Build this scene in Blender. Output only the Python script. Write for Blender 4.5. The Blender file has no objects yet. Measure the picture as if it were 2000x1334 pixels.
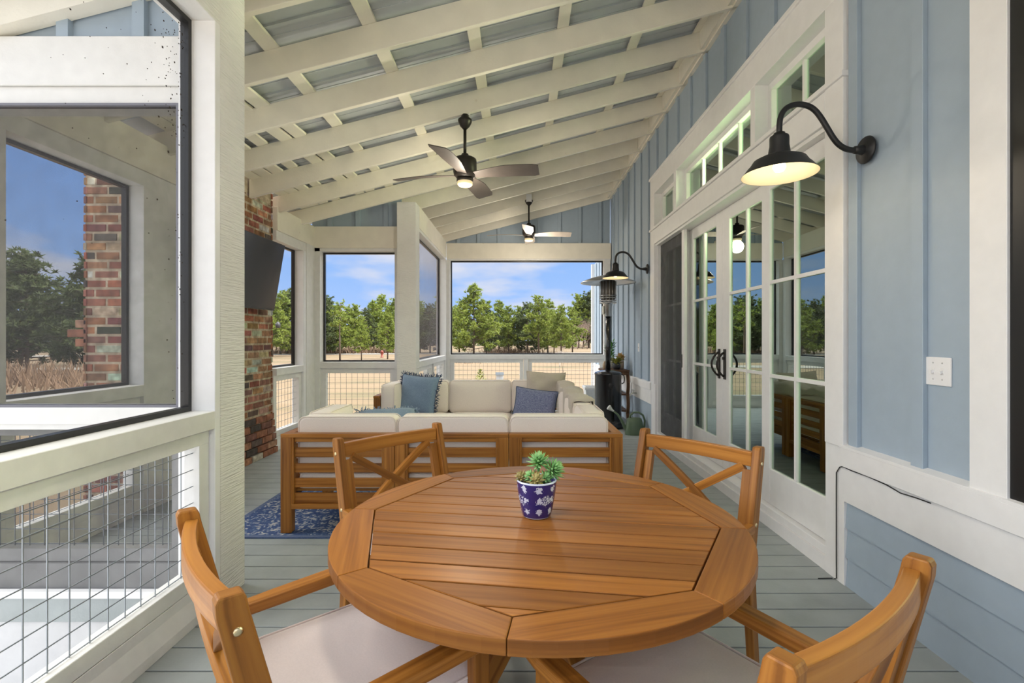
import bpy, math, random
from mathutils import Vector, Matrix
random.seed(7)
C = bpy.context.scene
COL = C.collection
PI = math.pi
# ------------------------------------------------------------------ camera
FPX = 945.0; U0 = 1015.0; V0 = 661.0; CH = 1.29
cd = bpy.data.cameras.new('camera'); cam = bpy.data.objects.new('camera', cd); COL.objects.link(cam)
cd.sensor_width = 36; cd.lens = 36 * FPX / 2000; cd.shift_x = -(U0 - 1000) / 2000; cd.shift_y = -(667 - V0) / 2000
cd.clip_start = .05; cd.clip_end = 2000
cam.location = (0, 0, CH); cam.rotation_euler = (PI / 2, 0, 0)
C.camera = cam
C.view_settings.view_transform = 'Standard'; C.view_settings.look = 'None'
C.view_settings.gamma = 1; C.view_settings.exposure = 1.72; C.view_settings.use_curve_mapping = False

# ------------------------------------------------------------------ node helper
def newmat(name):
    m = bpy.data.materials.new(name); m.use_nodes = True
    nt = m.node_tree; nt.nodes.clear()
    return m, nt
def nd(nt, t, **kw):
    n = nt.nodes.new(t)
    for k, v in kw.items():
        if k in n.inputs: n.inputs[k].default_value = v
        else: setattr(n, k, v)
    return n
def ramp(nt, stops, src=None, interp='LINEAR'):
    n = nt.nodes.new('ShaderNodeValToRGB'); e = n.color_ramp.elements; n.color_ramp.interpolation = interp
    while len(e) < len(stops): e.new(.5)
    for i, (p, c) in enumerate(stops):
        e[i].position = p; e[i].color = (*c, 1) if len(c) == 3 else c
    if src: nt.links.new(src, n.inputs[0])
    return n
# ------------------------------------------------------------------ world
w = bpy.data.worlds.new('sky'); C.world = w; w.use_nodes = True
nt = w.node_tree; nt.nodes.clear(); L = nt.links.new
tc = nd(nt, 'ShaderNodeTexCoord'); sep = nd(nt, 'ShaderNodeSeparateXYZ'); L(tc.outputs['Generated'], sep.inputs[0])
grad = ramp(nt, [(0, (.20, .17, .12)), (.485, (.20, .17, .12)), (.5, (.155, .21, .33)), (.56, (.105, .175, .315)), (.64, (.075, .145, .30)), (.78, (.06, .125, .28)), (.88, (.5, .66, .95)), (1, (.85, .95, 1.1))])
mr = nd(nt, 'ShaderNodeMapRange'); mr.inputs['From Min'].default_value = -1; L(sep.outputs['Z'], mr.inputs[0]); L(mr.outputs[0], grad.inputs[0])
# clouds on a flat layer high above: direction / z
mz = nd(nt, 'ShaderNodeMath', operation='MAXIMUM'); mz.inputs[1].default_value = .02; L(sep.outputs['Z'], mz.inputs[0])
ad = nd(nt, 'ShaderNodeMath', operation='ADD'); ad.inputs[1].default_value = .12; L(mz.outputs[0], ad.inputs[0])
dv = nd(nt, 'ShaderNodeVectorMath', operation='DIVIDE'); cmb = nd(nt, 'ShaderNodeCombineXYZ')
for i in range(3): L(ad.outputs[0], cmb.inputs[i])
L(tc.outputs['Generated'], dv.inputs[0]); L(cmb.outputs[0], dv.inputs[1])
mp = nd(nt, 'ShaderNodeMapping'); mp.inputs['Scale'].default_value = (.8, .75, .8); mp.inputs['Location'].default_value = (1.7, .35, 0)
L(dv.outputs[0], mp.inputs[0])
nz = nd(nt, 'ShaderNodeTexNoise'); nz.inputs['Scale'].default_value = 1.1; nz.inputs['Detail'].default_value = 7; nz.inputs['Roughness'].default_value = .55
L(mp.outputs[0], nz.inputs['Vector'])
cl = ramp(nt, [(.47, (0, 0, 0)), (.64, (.9, .9, .9))], nz.outputs[0])
mx = nd(nt, 'ShaderNodeMix', data_type='RGBA'); L(cl.outputs[0], mx.inputs['Factor']); L(grad.outputs[0], mx.inputs['A']); mx.inputs['B'].default_value = (.235, .245, .28, 1)
# sky brightened outside the view, at the sides and overhead, to fill the porch
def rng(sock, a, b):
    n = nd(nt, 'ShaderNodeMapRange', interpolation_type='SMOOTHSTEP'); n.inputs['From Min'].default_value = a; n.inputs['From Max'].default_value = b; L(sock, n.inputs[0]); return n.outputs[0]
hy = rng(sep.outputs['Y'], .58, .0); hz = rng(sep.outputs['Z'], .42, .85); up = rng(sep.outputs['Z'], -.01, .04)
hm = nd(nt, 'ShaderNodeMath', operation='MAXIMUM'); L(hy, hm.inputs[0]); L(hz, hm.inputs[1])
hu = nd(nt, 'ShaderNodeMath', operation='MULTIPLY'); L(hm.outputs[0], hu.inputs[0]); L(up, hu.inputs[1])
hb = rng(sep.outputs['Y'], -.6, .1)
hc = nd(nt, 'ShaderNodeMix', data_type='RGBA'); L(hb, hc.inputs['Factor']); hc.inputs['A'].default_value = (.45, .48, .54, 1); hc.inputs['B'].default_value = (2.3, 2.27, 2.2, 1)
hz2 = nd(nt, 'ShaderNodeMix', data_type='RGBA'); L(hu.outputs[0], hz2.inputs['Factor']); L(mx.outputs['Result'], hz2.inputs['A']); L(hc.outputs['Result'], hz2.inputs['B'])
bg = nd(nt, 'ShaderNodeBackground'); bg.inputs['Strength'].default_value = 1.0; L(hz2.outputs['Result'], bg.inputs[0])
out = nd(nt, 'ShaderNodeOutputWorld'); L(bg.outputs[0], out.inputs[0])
# ------------------------------------------------------------------ sun (high, from behind the house on the right)
sl = bpy.data.lights.new('sun', 'SUN'); sl.energy = 2.1; sl.angle = .01; sl.color = (1, .95, .86)
so = bpy.data.objects.new('sun', sl); COL.objects.link(so)
so.rotation_euler = Vector((-1.0, .28, -1.15)).to_track_quat('-Z', 'Y').to_euler()

# ------------------------------------------------------------------ materials
def principled(nt, **kw):
    p = nt.nodes.new('ShaderNodeBsdfPrincipled'); o = nt.nodes.new('ShaderNodeOutputMaterial')
    nt.links.new(p.outputs[0], o.inputs[0])
    for k, v in kw.items(): p.inputs[k].default_value = v
    return p
def paint(name, col, rough=.5, var=.06, bump=.15, scale=14, spots=False, rough_grain=False):
    m, nt = newmat(name); L = nt.links.new
    p = principled(nt, Roughness=rough)
    tc = nd(nt, 'ShaderNodeTexCoord'); n = nd(nt, 'ShaderNodeTexNoise'); n.inputs['Scale'].default_value = scale; n.inputs['Detail'].default_value = 5
    L(tc.outputs['Object'], n.inputs['Vector'])
    r = ramp(nt, [(.25, tuple(c * (1 - var) for c in col)), (.75, tuple(min(1, c * (1 + var)) for c in col))], n.outputs[0])
    last = r.outputs[0]
    if spots:
        v = nd(nt, 'ShaderNodeTexVoronoi'); v.inputs['Scale'].default_value = 2.6; L(tc.outputs['Object'], v.inputs['Vector'])
        rr = ramp(nt, [(.0, (.35, .35, .35)), (.05, (0, 0, 0))], v.outputs['Distance'])
        mx = nd(nt, 'ShaderNodeMix', data_type='RGBA'); L(rr.outputs[0], mx.inputs['Factor']); L(last, mx.inputs['A'])
        mx.inputs['B'].default_value = (col[0] * .55, col[1] * .45, col[2] * .3, 1); last = mx.outputs['Result']
    L(last, p.inputs['Base Color'])
    if bump:
        n2 = nd(nt, 'ShaderNodeTexNoise'); n2.inputs['Scale'].default_value = 60 if not rough_grain else 22; n2.inputs['Detail'].default_value = 3
        if rough_grain:
            mp = nd(nt, 'ShaderNodeMapping'); mp.inputs['Rotation'].default_value = (.9, 0, 0); mp.inputs['Scale'].default_value = (1, .35, 6)
            L(tc.outputs['Object'], mp.inputs[0]); L(mp.outputs[0], n2.inputs['Vector'])
        else: L(tc.outputs['Object'], n2.inputs['Vector'])
        b = nd(nt, 'ShaderNodeBump'); b.inputs['Strength'].default_value = bump; b.inputs['Distance'].default_value = .012 if rough_grain else .004
        L(n2.outputs[0], b.inputs['Height']); L(b.outputs[0], p.inputs['Normal'])
    return m
def plain(name, col, rough=.5, metal=0, emit=None, estr=1, coat=0):
    m, nt = newmat(name); p = principled(nt, Roughness=rough, Metallic=metal); p.inputs['Base Color'].default_value = (*col, 1)
    p.inputs['Coat Weight'].default_value = coat
    if emit: p.inputs['Emission Color'].default_value = (*emit, 1); p.inputs['Emission Strength'].default_value = estr
    return m
def wood(name, dark, mid, light, rough=.38, gs=(1.3, 34)):
    m, nt = newmat(name); L = nt.links.new; p = principled(nt, Roughness=rough); p.inputs['Specular IOR Level'].default_value = .3
    uv = nd(nt, 'ShaderNodeUVMap'); uv.uv_map = 'UVMap'
    mp = nd(nt, 'ShaderNodeMapping'); mp.inputs['Scale'].default_value = (gs[0], gs[1], 1); L(uv.outputs[0], mp.inputs[0])
    n = nd(nt, 'ShaderNodeTexNoise'); n.inputs['Scale'].default_value = 1; n.inputs['Detail'].default_value = 6; n.inputs['Distortion'].default_value = .35; L(mp.outputs[0], n.inputs['Vector'])
    r = ramp(nt, [(.30, dark), (.48, mid), (.68, light)], n.outputs[0])
    mp2 = nd(nt, 'ShaderNodeMapping'); mp2.inputs['Scale'].default_value = (.6, 1.2, 1); L(uv.outputs[0], mp2.inputs[0])
    n2 = nd(nt, 'ShaderNodeTexNoise'); n2.inputs['Scale'].default_value = 1; n2.inputs['Detail'].default_value = 2; L(mp2.outputs[0], n2.inputs['Vector'])
    r2 = ramp(nt, [(.32, (.62, .58, .56)), (.66, (1.16, 1.13, 1.06))], n2.outputs[0])
    mx = nd(nt, 'ShaderNodeMix', data_type='RGBA', blend_type='MULTIPLY'); mx.inputs['Factor'].default_value = 1; L(r.outputs[0], mx.inputs['A']); L(r2.outputs[0], mx.inputs['B'])
    L(mx.outputs['Result'], p.inputs['Base Color'])
    b = nd(nt, 'ShaderNodeBump'); b.inputs['Strength'].default_value = .12; b.inputs['Distance'].default_value = .002; L(n.outputs[0], b.inputs['Height']); L(b.outputs[0], p.inputs['Normal'])
    rr = ramp(nt, [(.3, (rough + .12,) * 3), (.7, (rough - .06,) * 3)], n2.outputs[0]); L(rr.outputs[0], p.inputs['Roughness'])
    return m
def attrmat(name, rough=.8, bump=.4, mottled=True):
    m, nt = newmat(name); L = nt.links.new; p = principled(nt, Roughness=rough)
    a = nd(nt, 'ShaderNodeAttribute'); a.attribute_name = 'Col'
    tc = nd(nt, 'ShaderNodeTexCoord'); n = nd(nt, 'ShaderNodeTexNoise'); n.inputs['Scale'].default_value = 30; n.inputs['Detail'].default_value = 5; L(tc.outputs['Object'], n.inputs['Vector'])
    n.inputs['Scale'].default_value = 17; r = ramp(nt, [(.28, (.50, .48, .46)), (.55, (1.0, 1.0, 1.0)), (.74, (1.45, 1.5, 1.5))], n.outputs[0])
    mx = nd(nt, 'ShaderNodeMix', data_type='RGBA', blend_type='MULTIPLY'); mx.inputs['Factor'].default_value = 1; L(a.outputs['Color'], mx.inputs['A']); L(r.outputs[0], mx.inputs['B'])
    L(mx.outputs['Result'], p.inputs['Base Color'])
    b = nd(nt, 'ShaderNodeBump'); b.inputs['Strength'].default_value = bump; b.inputs['Distance'].default_value = .006; L(n.outputs[0], b.inputs['Height']); L(b.outputs[0], p.inputs['Normal'])
    return m
def fabric(name, col, var=.08, scale=220, sheen=.2, heather=None):
    m, nt = newmat(name); L = nt.links.new; p = principled(nt, Roughness=.9); p.inputs['Sheen Weight'].default_value = sheen
    tc = nd(nt, 'ShaderNodeTexCoord'); n = nd(nt, 'ShaderNodeTexNoise'); n.inputs['Scale'].default_value = scale; n.inputs['Detail'].default_value = 2; L(tc.outputs['Object'], n.inputs['Vector'])
    if heather:
        mp = nd(nt, 'ShaderNodeMapping'); mp.inputs['Scale'].default_value = (1, 1, 4); L(tc.outputs['Object'], mp.inputs[0]); L(mp.outputs[0], n.inputs['Vector']); n.inputs['Detail'].default_value = 5
        r = ramp(nt, [(.35, col), (.68, heather)], n.outputs[0])
    else: r = ramp(nt, [(.3, tuple(c * (1 - var) for c in col)), (.7, tuple(min(1, c * (1 + var)) for c in col))], n.outputs[0])
    L(r.outputs[0], p.inputs['Base Color'])
    n2 = nd(nt, 'ShaderNodeTexNoise'); n2.inputs['Scale'].default_value = 7; n2.inputs['Detail'].default_value = 3; L(tc.outputs['Object'], n2.inputs['Vector'])
    b = nd(nt, 'ShaderNodeBump'); b.inputs['Strength'].default_value = .35; b.inputs['Distance'].default_value = .02; L(n2.outputs[0], b.inputs['Height']); L(b.outputs[0], p.inputs['Normal'])
    return m
def screenmat(name, fac, col=(.10, .10, .11)):
    m, nt = newmat(name); L = nt.links.new
    t = nd(nt, 'ShaderNodeBsdfTransparent'); d = nd(nt, 'ShaderNodeBsdfDiffuse'); d.inputs[0].default_value = (*col, 1)
    x = nd(nt, 'ShaderNodeMixShader'); tc = nd(nt, 'ShaderNodeTexCoord')
    n = nd(nt, 'ShaderNodeTexNoise'); n.inputs['Scale'].default_value = 9; n.inputs['Detail'].default_value = 4; L(tc.outputs['Object'], n.inputs['Vector'])
    r = ramp(nt, [(.3, (fac * .9,) * 3), (.7, (min(1, fac * 1.1),) * 3)], n.outputs[0])
    # woven mesh: the wires close up as it is seen more edge-on
    g = nd(nt, 'ShaderNodeNewGeometry'); dt = nd(nt, 'ShaderNodeVectorMath', operation='DOT_PRODUCT'); L(g.outputs['Incoming'], dt.inputs[0]); L(g.outputs['Normal'], dt.inputs[1])
    ab = nd(nt, 'ShaderNodeMath', operation='ABSOLUTE'); L(dt.outputs['Value'], ab.inputs[0]); mxm = nd(nt, 'ShaderNodeMath', operation='MAXIMUM'); mxm.inputs[1].default_value = .1; L(ab.outputs[0], mxm.inputs[0])
    dvm = nd(nt, 'ShaderNodeMath', operation='DIVIDE', use_clamp=True); L(r.outputs[0], dvm.inputs[0]); L(mxm.outputs[0], dvm.inputs[1])
    L(dvm.outputs[0], x.inputs[0]); L(t.outputs[0], x.inputs[1]); L(d.outputs[0], x.inputs[2])
    o = nd(nt, 'ShaderNodeOutputMaterial'); L(x.outputs[0], o.inputs[0]); return m
def glassmat(name, tint=(.68, .76, .64), ior=1.75, add=.28):
    m, nt = newmat(name); L = nt.links.new
    t = nd(nt, 'ShaderNodeBsdfTransparent'); t.inputs[0].default_value = (*tint, 1)
    g = nd(nt, 'ShaderNodeBsdfGlossy'); g.inputs['Roughness'].default_value = 0; g.inputs[0].default_value = (.80, .93, .86, 1)
    f = nd(nt, 'ShaderNodeFresnel'); f.inputs[0].default_value = ior
    a = nd(nt, 'ShaderNodeMath', operation='ADD', use_clamp=True); a.inputs[1].default_value = add; L(f.outputs[0], a.inputs[0])
    x = nd(nt, 'ShaderNodeMixShader'); L(a.outputs[0], x.inputs[0]); L(t.outputs[0], x.inputs[1]); L(g.outputs[0], x.inputs[2])
    o = nd(nt, 'ShaderNodeOutputMaterial'); L(x.outputs[0], o.inputs[0]); return m

M = {}
M['white'] = paint('white_trim_paint', (.80, .80, .80), .45, .03, .08)
M['post'] = paint('white_rough_sawn_paint', (.78, .77, .74), .6, .05, .8, 5, rough_grain=True)
M['rail'] = paint('white_wood_paint', (.74, .735, .71), .5, .05, .25)
M['rafter'] = paint('warm_lit_rafter_paint', (.80, .76, .65), .55, .05, .25, 6, spots=True)  # yellow cast of the warm fan light is put into this base colour
M['blue'] = paint('blue_siding_paint', (.35, .43, .51), .55, .03, .1)
M['floor'] = paint('grey_deck_paint', (.345, .378, .375), .55, .14, .35, 5)
M['roof'] = paint('galvanised_roof', (.50, .53, .55), .5, .08, .1, 4)
M['brickm'] = attrmat('old_brick', .9, .6)
M['blackframe'] = plain('black_spline_frame', (.012, .012, .012), .35)
M['greyframe'] = plain('lavender_grey_screen_spline', (.16, .16, .19), .5)
M['wire'] = plain('galvanised_wire', (.30, .33, .36), .4, .6)
M['scr_near'] = screenmat('insect_screen_near', .03, (.12, .12, .12))
M['scr_front'] = screenmat('insect_screen_front', .19, (.075, .073, .078))
M['scr_far'] = screenmat('insect_screen_far', .025, (.3, .3, .3))
M['scr_side'] = screenmat('insect_screen_side', .065, (.30, .27, .28))
M['scr_door'] = screenmat('insect_screen_door', .20, (.10, .105, .11))
M['glass'] = glassmat('door_glass')
M['wood'] = wood('acacia_wood', (.22, .082, .014), (.36, .146, .027), (.46, .205, .042), gs=(1.7, 52))
M['tablewood'] = wood('acacia_table_wood', (.20, .072, .014), (.30, .114, .021), (.375, .155, .030), .36, gs=(1.6, 58))
M['dwood'] = wood('dark_brown_wood', (.05, .022, .01), (.10, .05, .022), (.17, .09, .045), .5)
M['kfloor'] = wood('kitchen_floor_wood', (.10, .06, .03), (.20, .12, .06), (.3, .19, .1), .4)
M['cushion'] = fabric('cream_cushion_fabric', (.84, .76, .695), scale=300)
M['seatc'] = fabric('seat_cushion_fabric', (.76, .68, .655), .03)
M['denim'] = fabric('denim_blue_fabric', (.13, .20, .30), .1, 120, .2, (.24, .33, .45))
M['navy'] = fabric('navy_heather_fabric', (.10, .12, .24), .1, 60, .2, (.28, .32, .46))
M['linen'] = fabric('beige_linen_fabric', (.50, .445, .375))
M['fringe'] = fabric('dark_blue_fringe', (.05, .08, .15))
M['fringe2'] = fabric('white_pompom_trim', (.72, .70, .64))
M['black'] = plain('black_metal', (.012, .012, .013), .42)
M['bronze'] = plain('dark_bronze_metal', (.022, .018, .015), .4, .3)
M['blade'] = paint('dark_brown_fan_blade', (.07, .058, .05), .45, .1, .05)
M['blade2'] = paint('pale_lit_fan_blade', (.55, .48, .42), .4, .1, .05)  # reflected light on the far fan is put into this pale colour
M['lens'] = plain('frosted_fan_lens', (.42, .35, .20), .4, 0, (1, .80, .45), .15)
M['shadein'] = plain('cream_enamel_shade_lining', (.80, .72, .55), .35)
M['bulb'] = plain('warm_glowing_bulb', (1, .9, .7), .3, 0, (1, .80, .48), 2.2)
M['steel'] = plain('brushed_steel', (.55, .55, .55), .28, 1)
M['blackgloss'] = plain('black_enamel', (.008, .008, .009), .22, 0, coat=.5)
M['tv'] = plain('dark_television_glass', (.012, .014, .018), .20, 0)
M['tvb'] = plain('television_plastic', (.02, .02, .022), .4)
M['brass'] = plain('screw_metal', (.75, .62, .38), .3, 1)
M['plastic'] = plain('white_plastic_plate', (.82, .82, .83), .35)
M['green'] = plain('green_watering_can_plastic', (.10, .15, .09), .4)
M['greywhite'] = plain('pale_grey_plastic', (.6, .62, .58), .5)
M['planter'] = paint('white_planter_resin', (.72, .74, .74), .5)
M['leaf'] = plain('green_leaves', (.09, .24, .06), .5)
M['leafy'] = plain('yellow_green_leaves', (.24, .25, .05), .5)
M['leafo'] = plain('amber_leaves', (.45, .28, .08), .5)
M['soil'] = paint('dark_soil', (.03, .02, .012), .9, .3, .6, 60)
M['clay'] = plain('dark_grey_ceramic', (.03, .03, .035), .5)
M['cab'] = paint('sage_white_cabinet_paint', (.42, .44, .38), .5)
M['kwall'] = paint('kitchen_wall_paint', (.40, .42, .36), .7)
M['counter'] = plain('pale_stone_counter', (.55, .52, .46), .3)
M['trunk'] = paint('pine_bark', (.11, .08, .06), .9, .2, .5, 20)
M['ground'] = None

def leafmat(name, a, b):
    m, nt = newmat(name); L = nt.links.new; p = principled(nt, Roughness=.75)
    tc = nd(nt, 'ShaderNodeTexCoord'); n = nd(nt, 'ShaderNodeTexNoise'); n.inputs['Scale'].default_value = 1.6; n.inputs['Detail'].default_value = 4; L(tc.outputs['Object'], n.inputs['Vector'])
    r = ramp(nt, [(.3, a), (.7, b)], n.outputs[0]); L(r.outputs[0], p.inputs['Base Color'])
    tr = nd(nt, 'ShaderNodeBsdfTranslucent'); L(r.outputs[0], tr.inputs[0]); mx = nd(nt, 'ShaderNodeMixShader'); mx.inputs[0].default_value = .3
    L(p.outputs[0], mx.inputs[1]); L(tr.outputs[0], mx.inputs[2]); o = [q for q in nt.nodes if q.type == 'OUTPUT_MATERIAL'][0]; L(mx.outputs[0], o.inputs[0])
    return m
M['needle'] = leafmat('pine_needles', (.11, .16, .022), (.26, .31, .05))
M['needle2'] = leafmat('dark_pine_needles', (.045, .065, .022), (.09, .12, .035))
M['twig'] = paint('bare_twigs', (.22, .16, .13), .9, .15)
M['brush'] = paint('dry_brush', (.18, .115, .07), .9, .2)

def groundmat():
    m, nt = newmat('dry_winter_lawn'); L = nt.links.new; p = principled(nt, Roughness=.95)
    g = nd(nt, 'ShaderNodeNewGeometry'); mp = nd(nt, 'ShaderNodeMapping'); mp.inputs['Scale'].default_value = (.10, .35, 1); L(g.outputs['Position'], mp.inputs[0])
    n = nd(nt, 'ShaderNodeTexNoise'); n.inputs['Scale'].default_value = 1; n.inputs['Detail'].default_value = 8; n.inputs['Roughness'].default_value = .6; L(mp.outputs[0], n.inputs['Vector'])
    r = ramp(nt, [(.30, (.075, .068, .026)), (.45, (.13, .09, .045)), (.6, (.155, .108, .060)), (.75, (.18, .132, .082))], n.outputs[0]); L(r.outputs[0], p.inputs['Base Color'])
    return m
M['ground'] = groundmat()
M['road'] = paint('pale_gravel_road', (.21, .195, .175), .95, .1, .3, 3)
M['pad'] = paint('white_concrete', (.62, .62, .62), .8, .05, .1)

def rugmat():
    m, nt = newmat('blue_distressed_rug'); L = nt.links.new; p = principled(nt, Roughness=.95)
    tc = nd(nt, 'ShaderNodeTexCoord'); n0 = nd(nt, 'ShaderNodeTexNoise'); n0.inputs['Scale'].default_value = 9; n0.inputs['Detail'].default_value = 4; L(tc.outputs['Object'], n0.inputs['Vector'])
    ad = nd(nt, 'ShaderNodeMix', data_type='VECTOR'); ad.inputs['Factor'].default_value = .16
    L(tc.outputs['Object'], ad.inputs['A']); L(n0.outputs['Color'], ad.inputs['B'])
    v = nd(nt, 'ShaderNodeTexVoronoi', feature='DISTANCE_TO_EDGE'); v.inputs['Scale'].default_value = 11; L(ad.outputs['Result'], v.inputs['Vector'])
    n = nd(nt, 'ShaderNodeTexNoise'); n.inputs['Scale'].default_value = 22; n.inputs['Detail'].default_value = 6; n.inputs['Distortion'].default_value = 1.5; L(tc.outputs['Object'], n.inputs['Vector'])
    ml = nd(nt, 'ShaderNodeMath', operation='MULTIPLY'); L(n.outputs[0], ml.inputs[0]);
    r1 = ramp(nt, [(.02, (1, 1, 1)), (.14, (.75, .75, .75)), (.3, (1.1, 1.1, 1.1))], v.outputs[0]); L(r1.outputs[0], ml.inputs[1])
    r = ramp(nt, [(.38, (.035, .07, .19)), (.5, (.07, .13, .27)), (.56, (.42, .43, .44)), (.8, (.55, .53, .50))], ml.outputs[0]); L(r.outputs[0], p.inputs['Base Color'])
    return m
M['rug'] = rugmat()
M['rugedge'] = fabric('blue_rug_border', (.045, .085, .20), .2, 80)

def potmat():
    m, nt = newmat('blue_white_floral_glaze'); L = nt.links.new; p = principled(nt, Roughness=.12); p.inputs['Coat Weight'].default_value = .6
    uv = nd(nt, 'ShaderNodeUVMap'); uv.uv_map = 'UVMap'
    sp = nd(nt, 'ShaderNodeSeparateXYZ'); L(uv.outputs[0], sp.inputs[0])
    n = nd(nt, 'ShaderNodeTexNoise'); n.inputs['Scale'].default_value = 95; n.inputs['Detail'].default_value = 2; n.inputs['Distortion'].default_value = 1.2; L(uv.outputs[0], n.inputs['Vector'])
    def spots(px, pz, offx, offz, rad):
        # distance to a regular lattice of flower centres (u wraps round the pot)
        outs = []
        for sock, per, off in ((sp.outputs[0], px, offx), (sp.outputs[1], pz, offz)):
            a = nd(nt, 'ShaderNodeMath', operation='ADD'); a.inputs[1].default_value = off; L(sock, a.inputs[0])
            b = nd(nt, 'ShaderNodeMath', operation='PINGPONG'); b.inputs[1].default_value = per / 2; L(a.outputs[0], b.inputs[0])
            c = nd(nt, 'ShaderNodeMath', operation='POWER'); c.inputs[1].default_value = 2; L(b.outputs[0], c.inputs[0]); outs.append(c)
        s = nd(nt, 'ShaderNodeMath', operation='ADD'); L(outs[0].outputs[0], s.inputs[0]); L(outs[1].outputs[0], s.inputs[1])
        q = nd(nt, 'ShaderNodeMath', operation='SQRT'); L(s.outputs[0], q.inputs[0])
        # wobbly edge
        wv = nd(nt, 'ShaderNodeMath', operation='MULTIPLY_ADD'); L(n.outputs[0], wv.inputs[0]); wv.inputs[1].default_value = .034; L(q.outputs[0], wv.inputs[2])
        k = nd(nt, 'ShaderNodeMath', operation='LESS_THAN'); k.inputs[1].default_value = rad + .017; L(wv.outputs[0], k.inputs[0]); return k
    big = spots(.0942, .12, -.030, .062, .0155)
    sm = spots(.0471, .034, -.0065, .010, .0085)
    v = nd(nt, 'ShaderNodeTexVoronoi', feature='DISTANCE_TO_EDGE'); v.inputs['Scale'].default_value = 150; L(uv.outputs[0], v.inputs['Vector'])
    e = nd(nt, 'ShaderNodeMath', operation='GREATER_THAN'); e.inputs[1].default_value = .09; L(v.outputs[0], e.inputs[0])
    b2 = nd(nt, 'ShaderNodeMath', operation='MULTIPLY'); L(big.outputs[0], b2.inputs[0]); L(e.outputs[0], b2.inputs[1])
    mxx = nd(nt, 'ShaderNodeMath', operation='MAXIMUM'); L(b2.outputs[0], mxx.inputs[0]); L(sm.outputs[0], mxx.inputs[1])
    # rim and foot bands
    hi = nd(nt, 'ShaderNodeMath', operation='GREATER_THAN'); hi.inputs[1].default_value = .1085; L(sp.outputs[1], hi.inputs[0])
    lo = nd(nt, 'ShaderNodeMath', operation='LESS_THAN'); lo.inputs[1].default_value = .0035; L(sp.outputs[1], lo.inputs[0])
    m1 = nd(nt, 'ShaderNodeMath', operation='MAXIMUM'); L(hi.outputs[0], m1.inputs[0]); L(lo.outputs[0], m1.inputs[1])
    m2 = nd(nt, 'ShaderNodeMath', operation='MAXIMUM'); L(m1.outputs[0], m2.inputs[0]); L(mxx.outputs[0], m2.inputs[1])
    mx = nd(nt, 'ShaderNodeMix', data_type='RGBA'); mx.inputs['A'].default_value = (.018, .018, .16, 1); mx.inputs['B'].default_value = (.58, .64, .80, 1); L(m2.outputs[0], mx.inputs['Factor'])
    L(mx.outputs['Result'], p.inputs['Base Color']); return m
M['pot'] = potmat()

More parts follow.
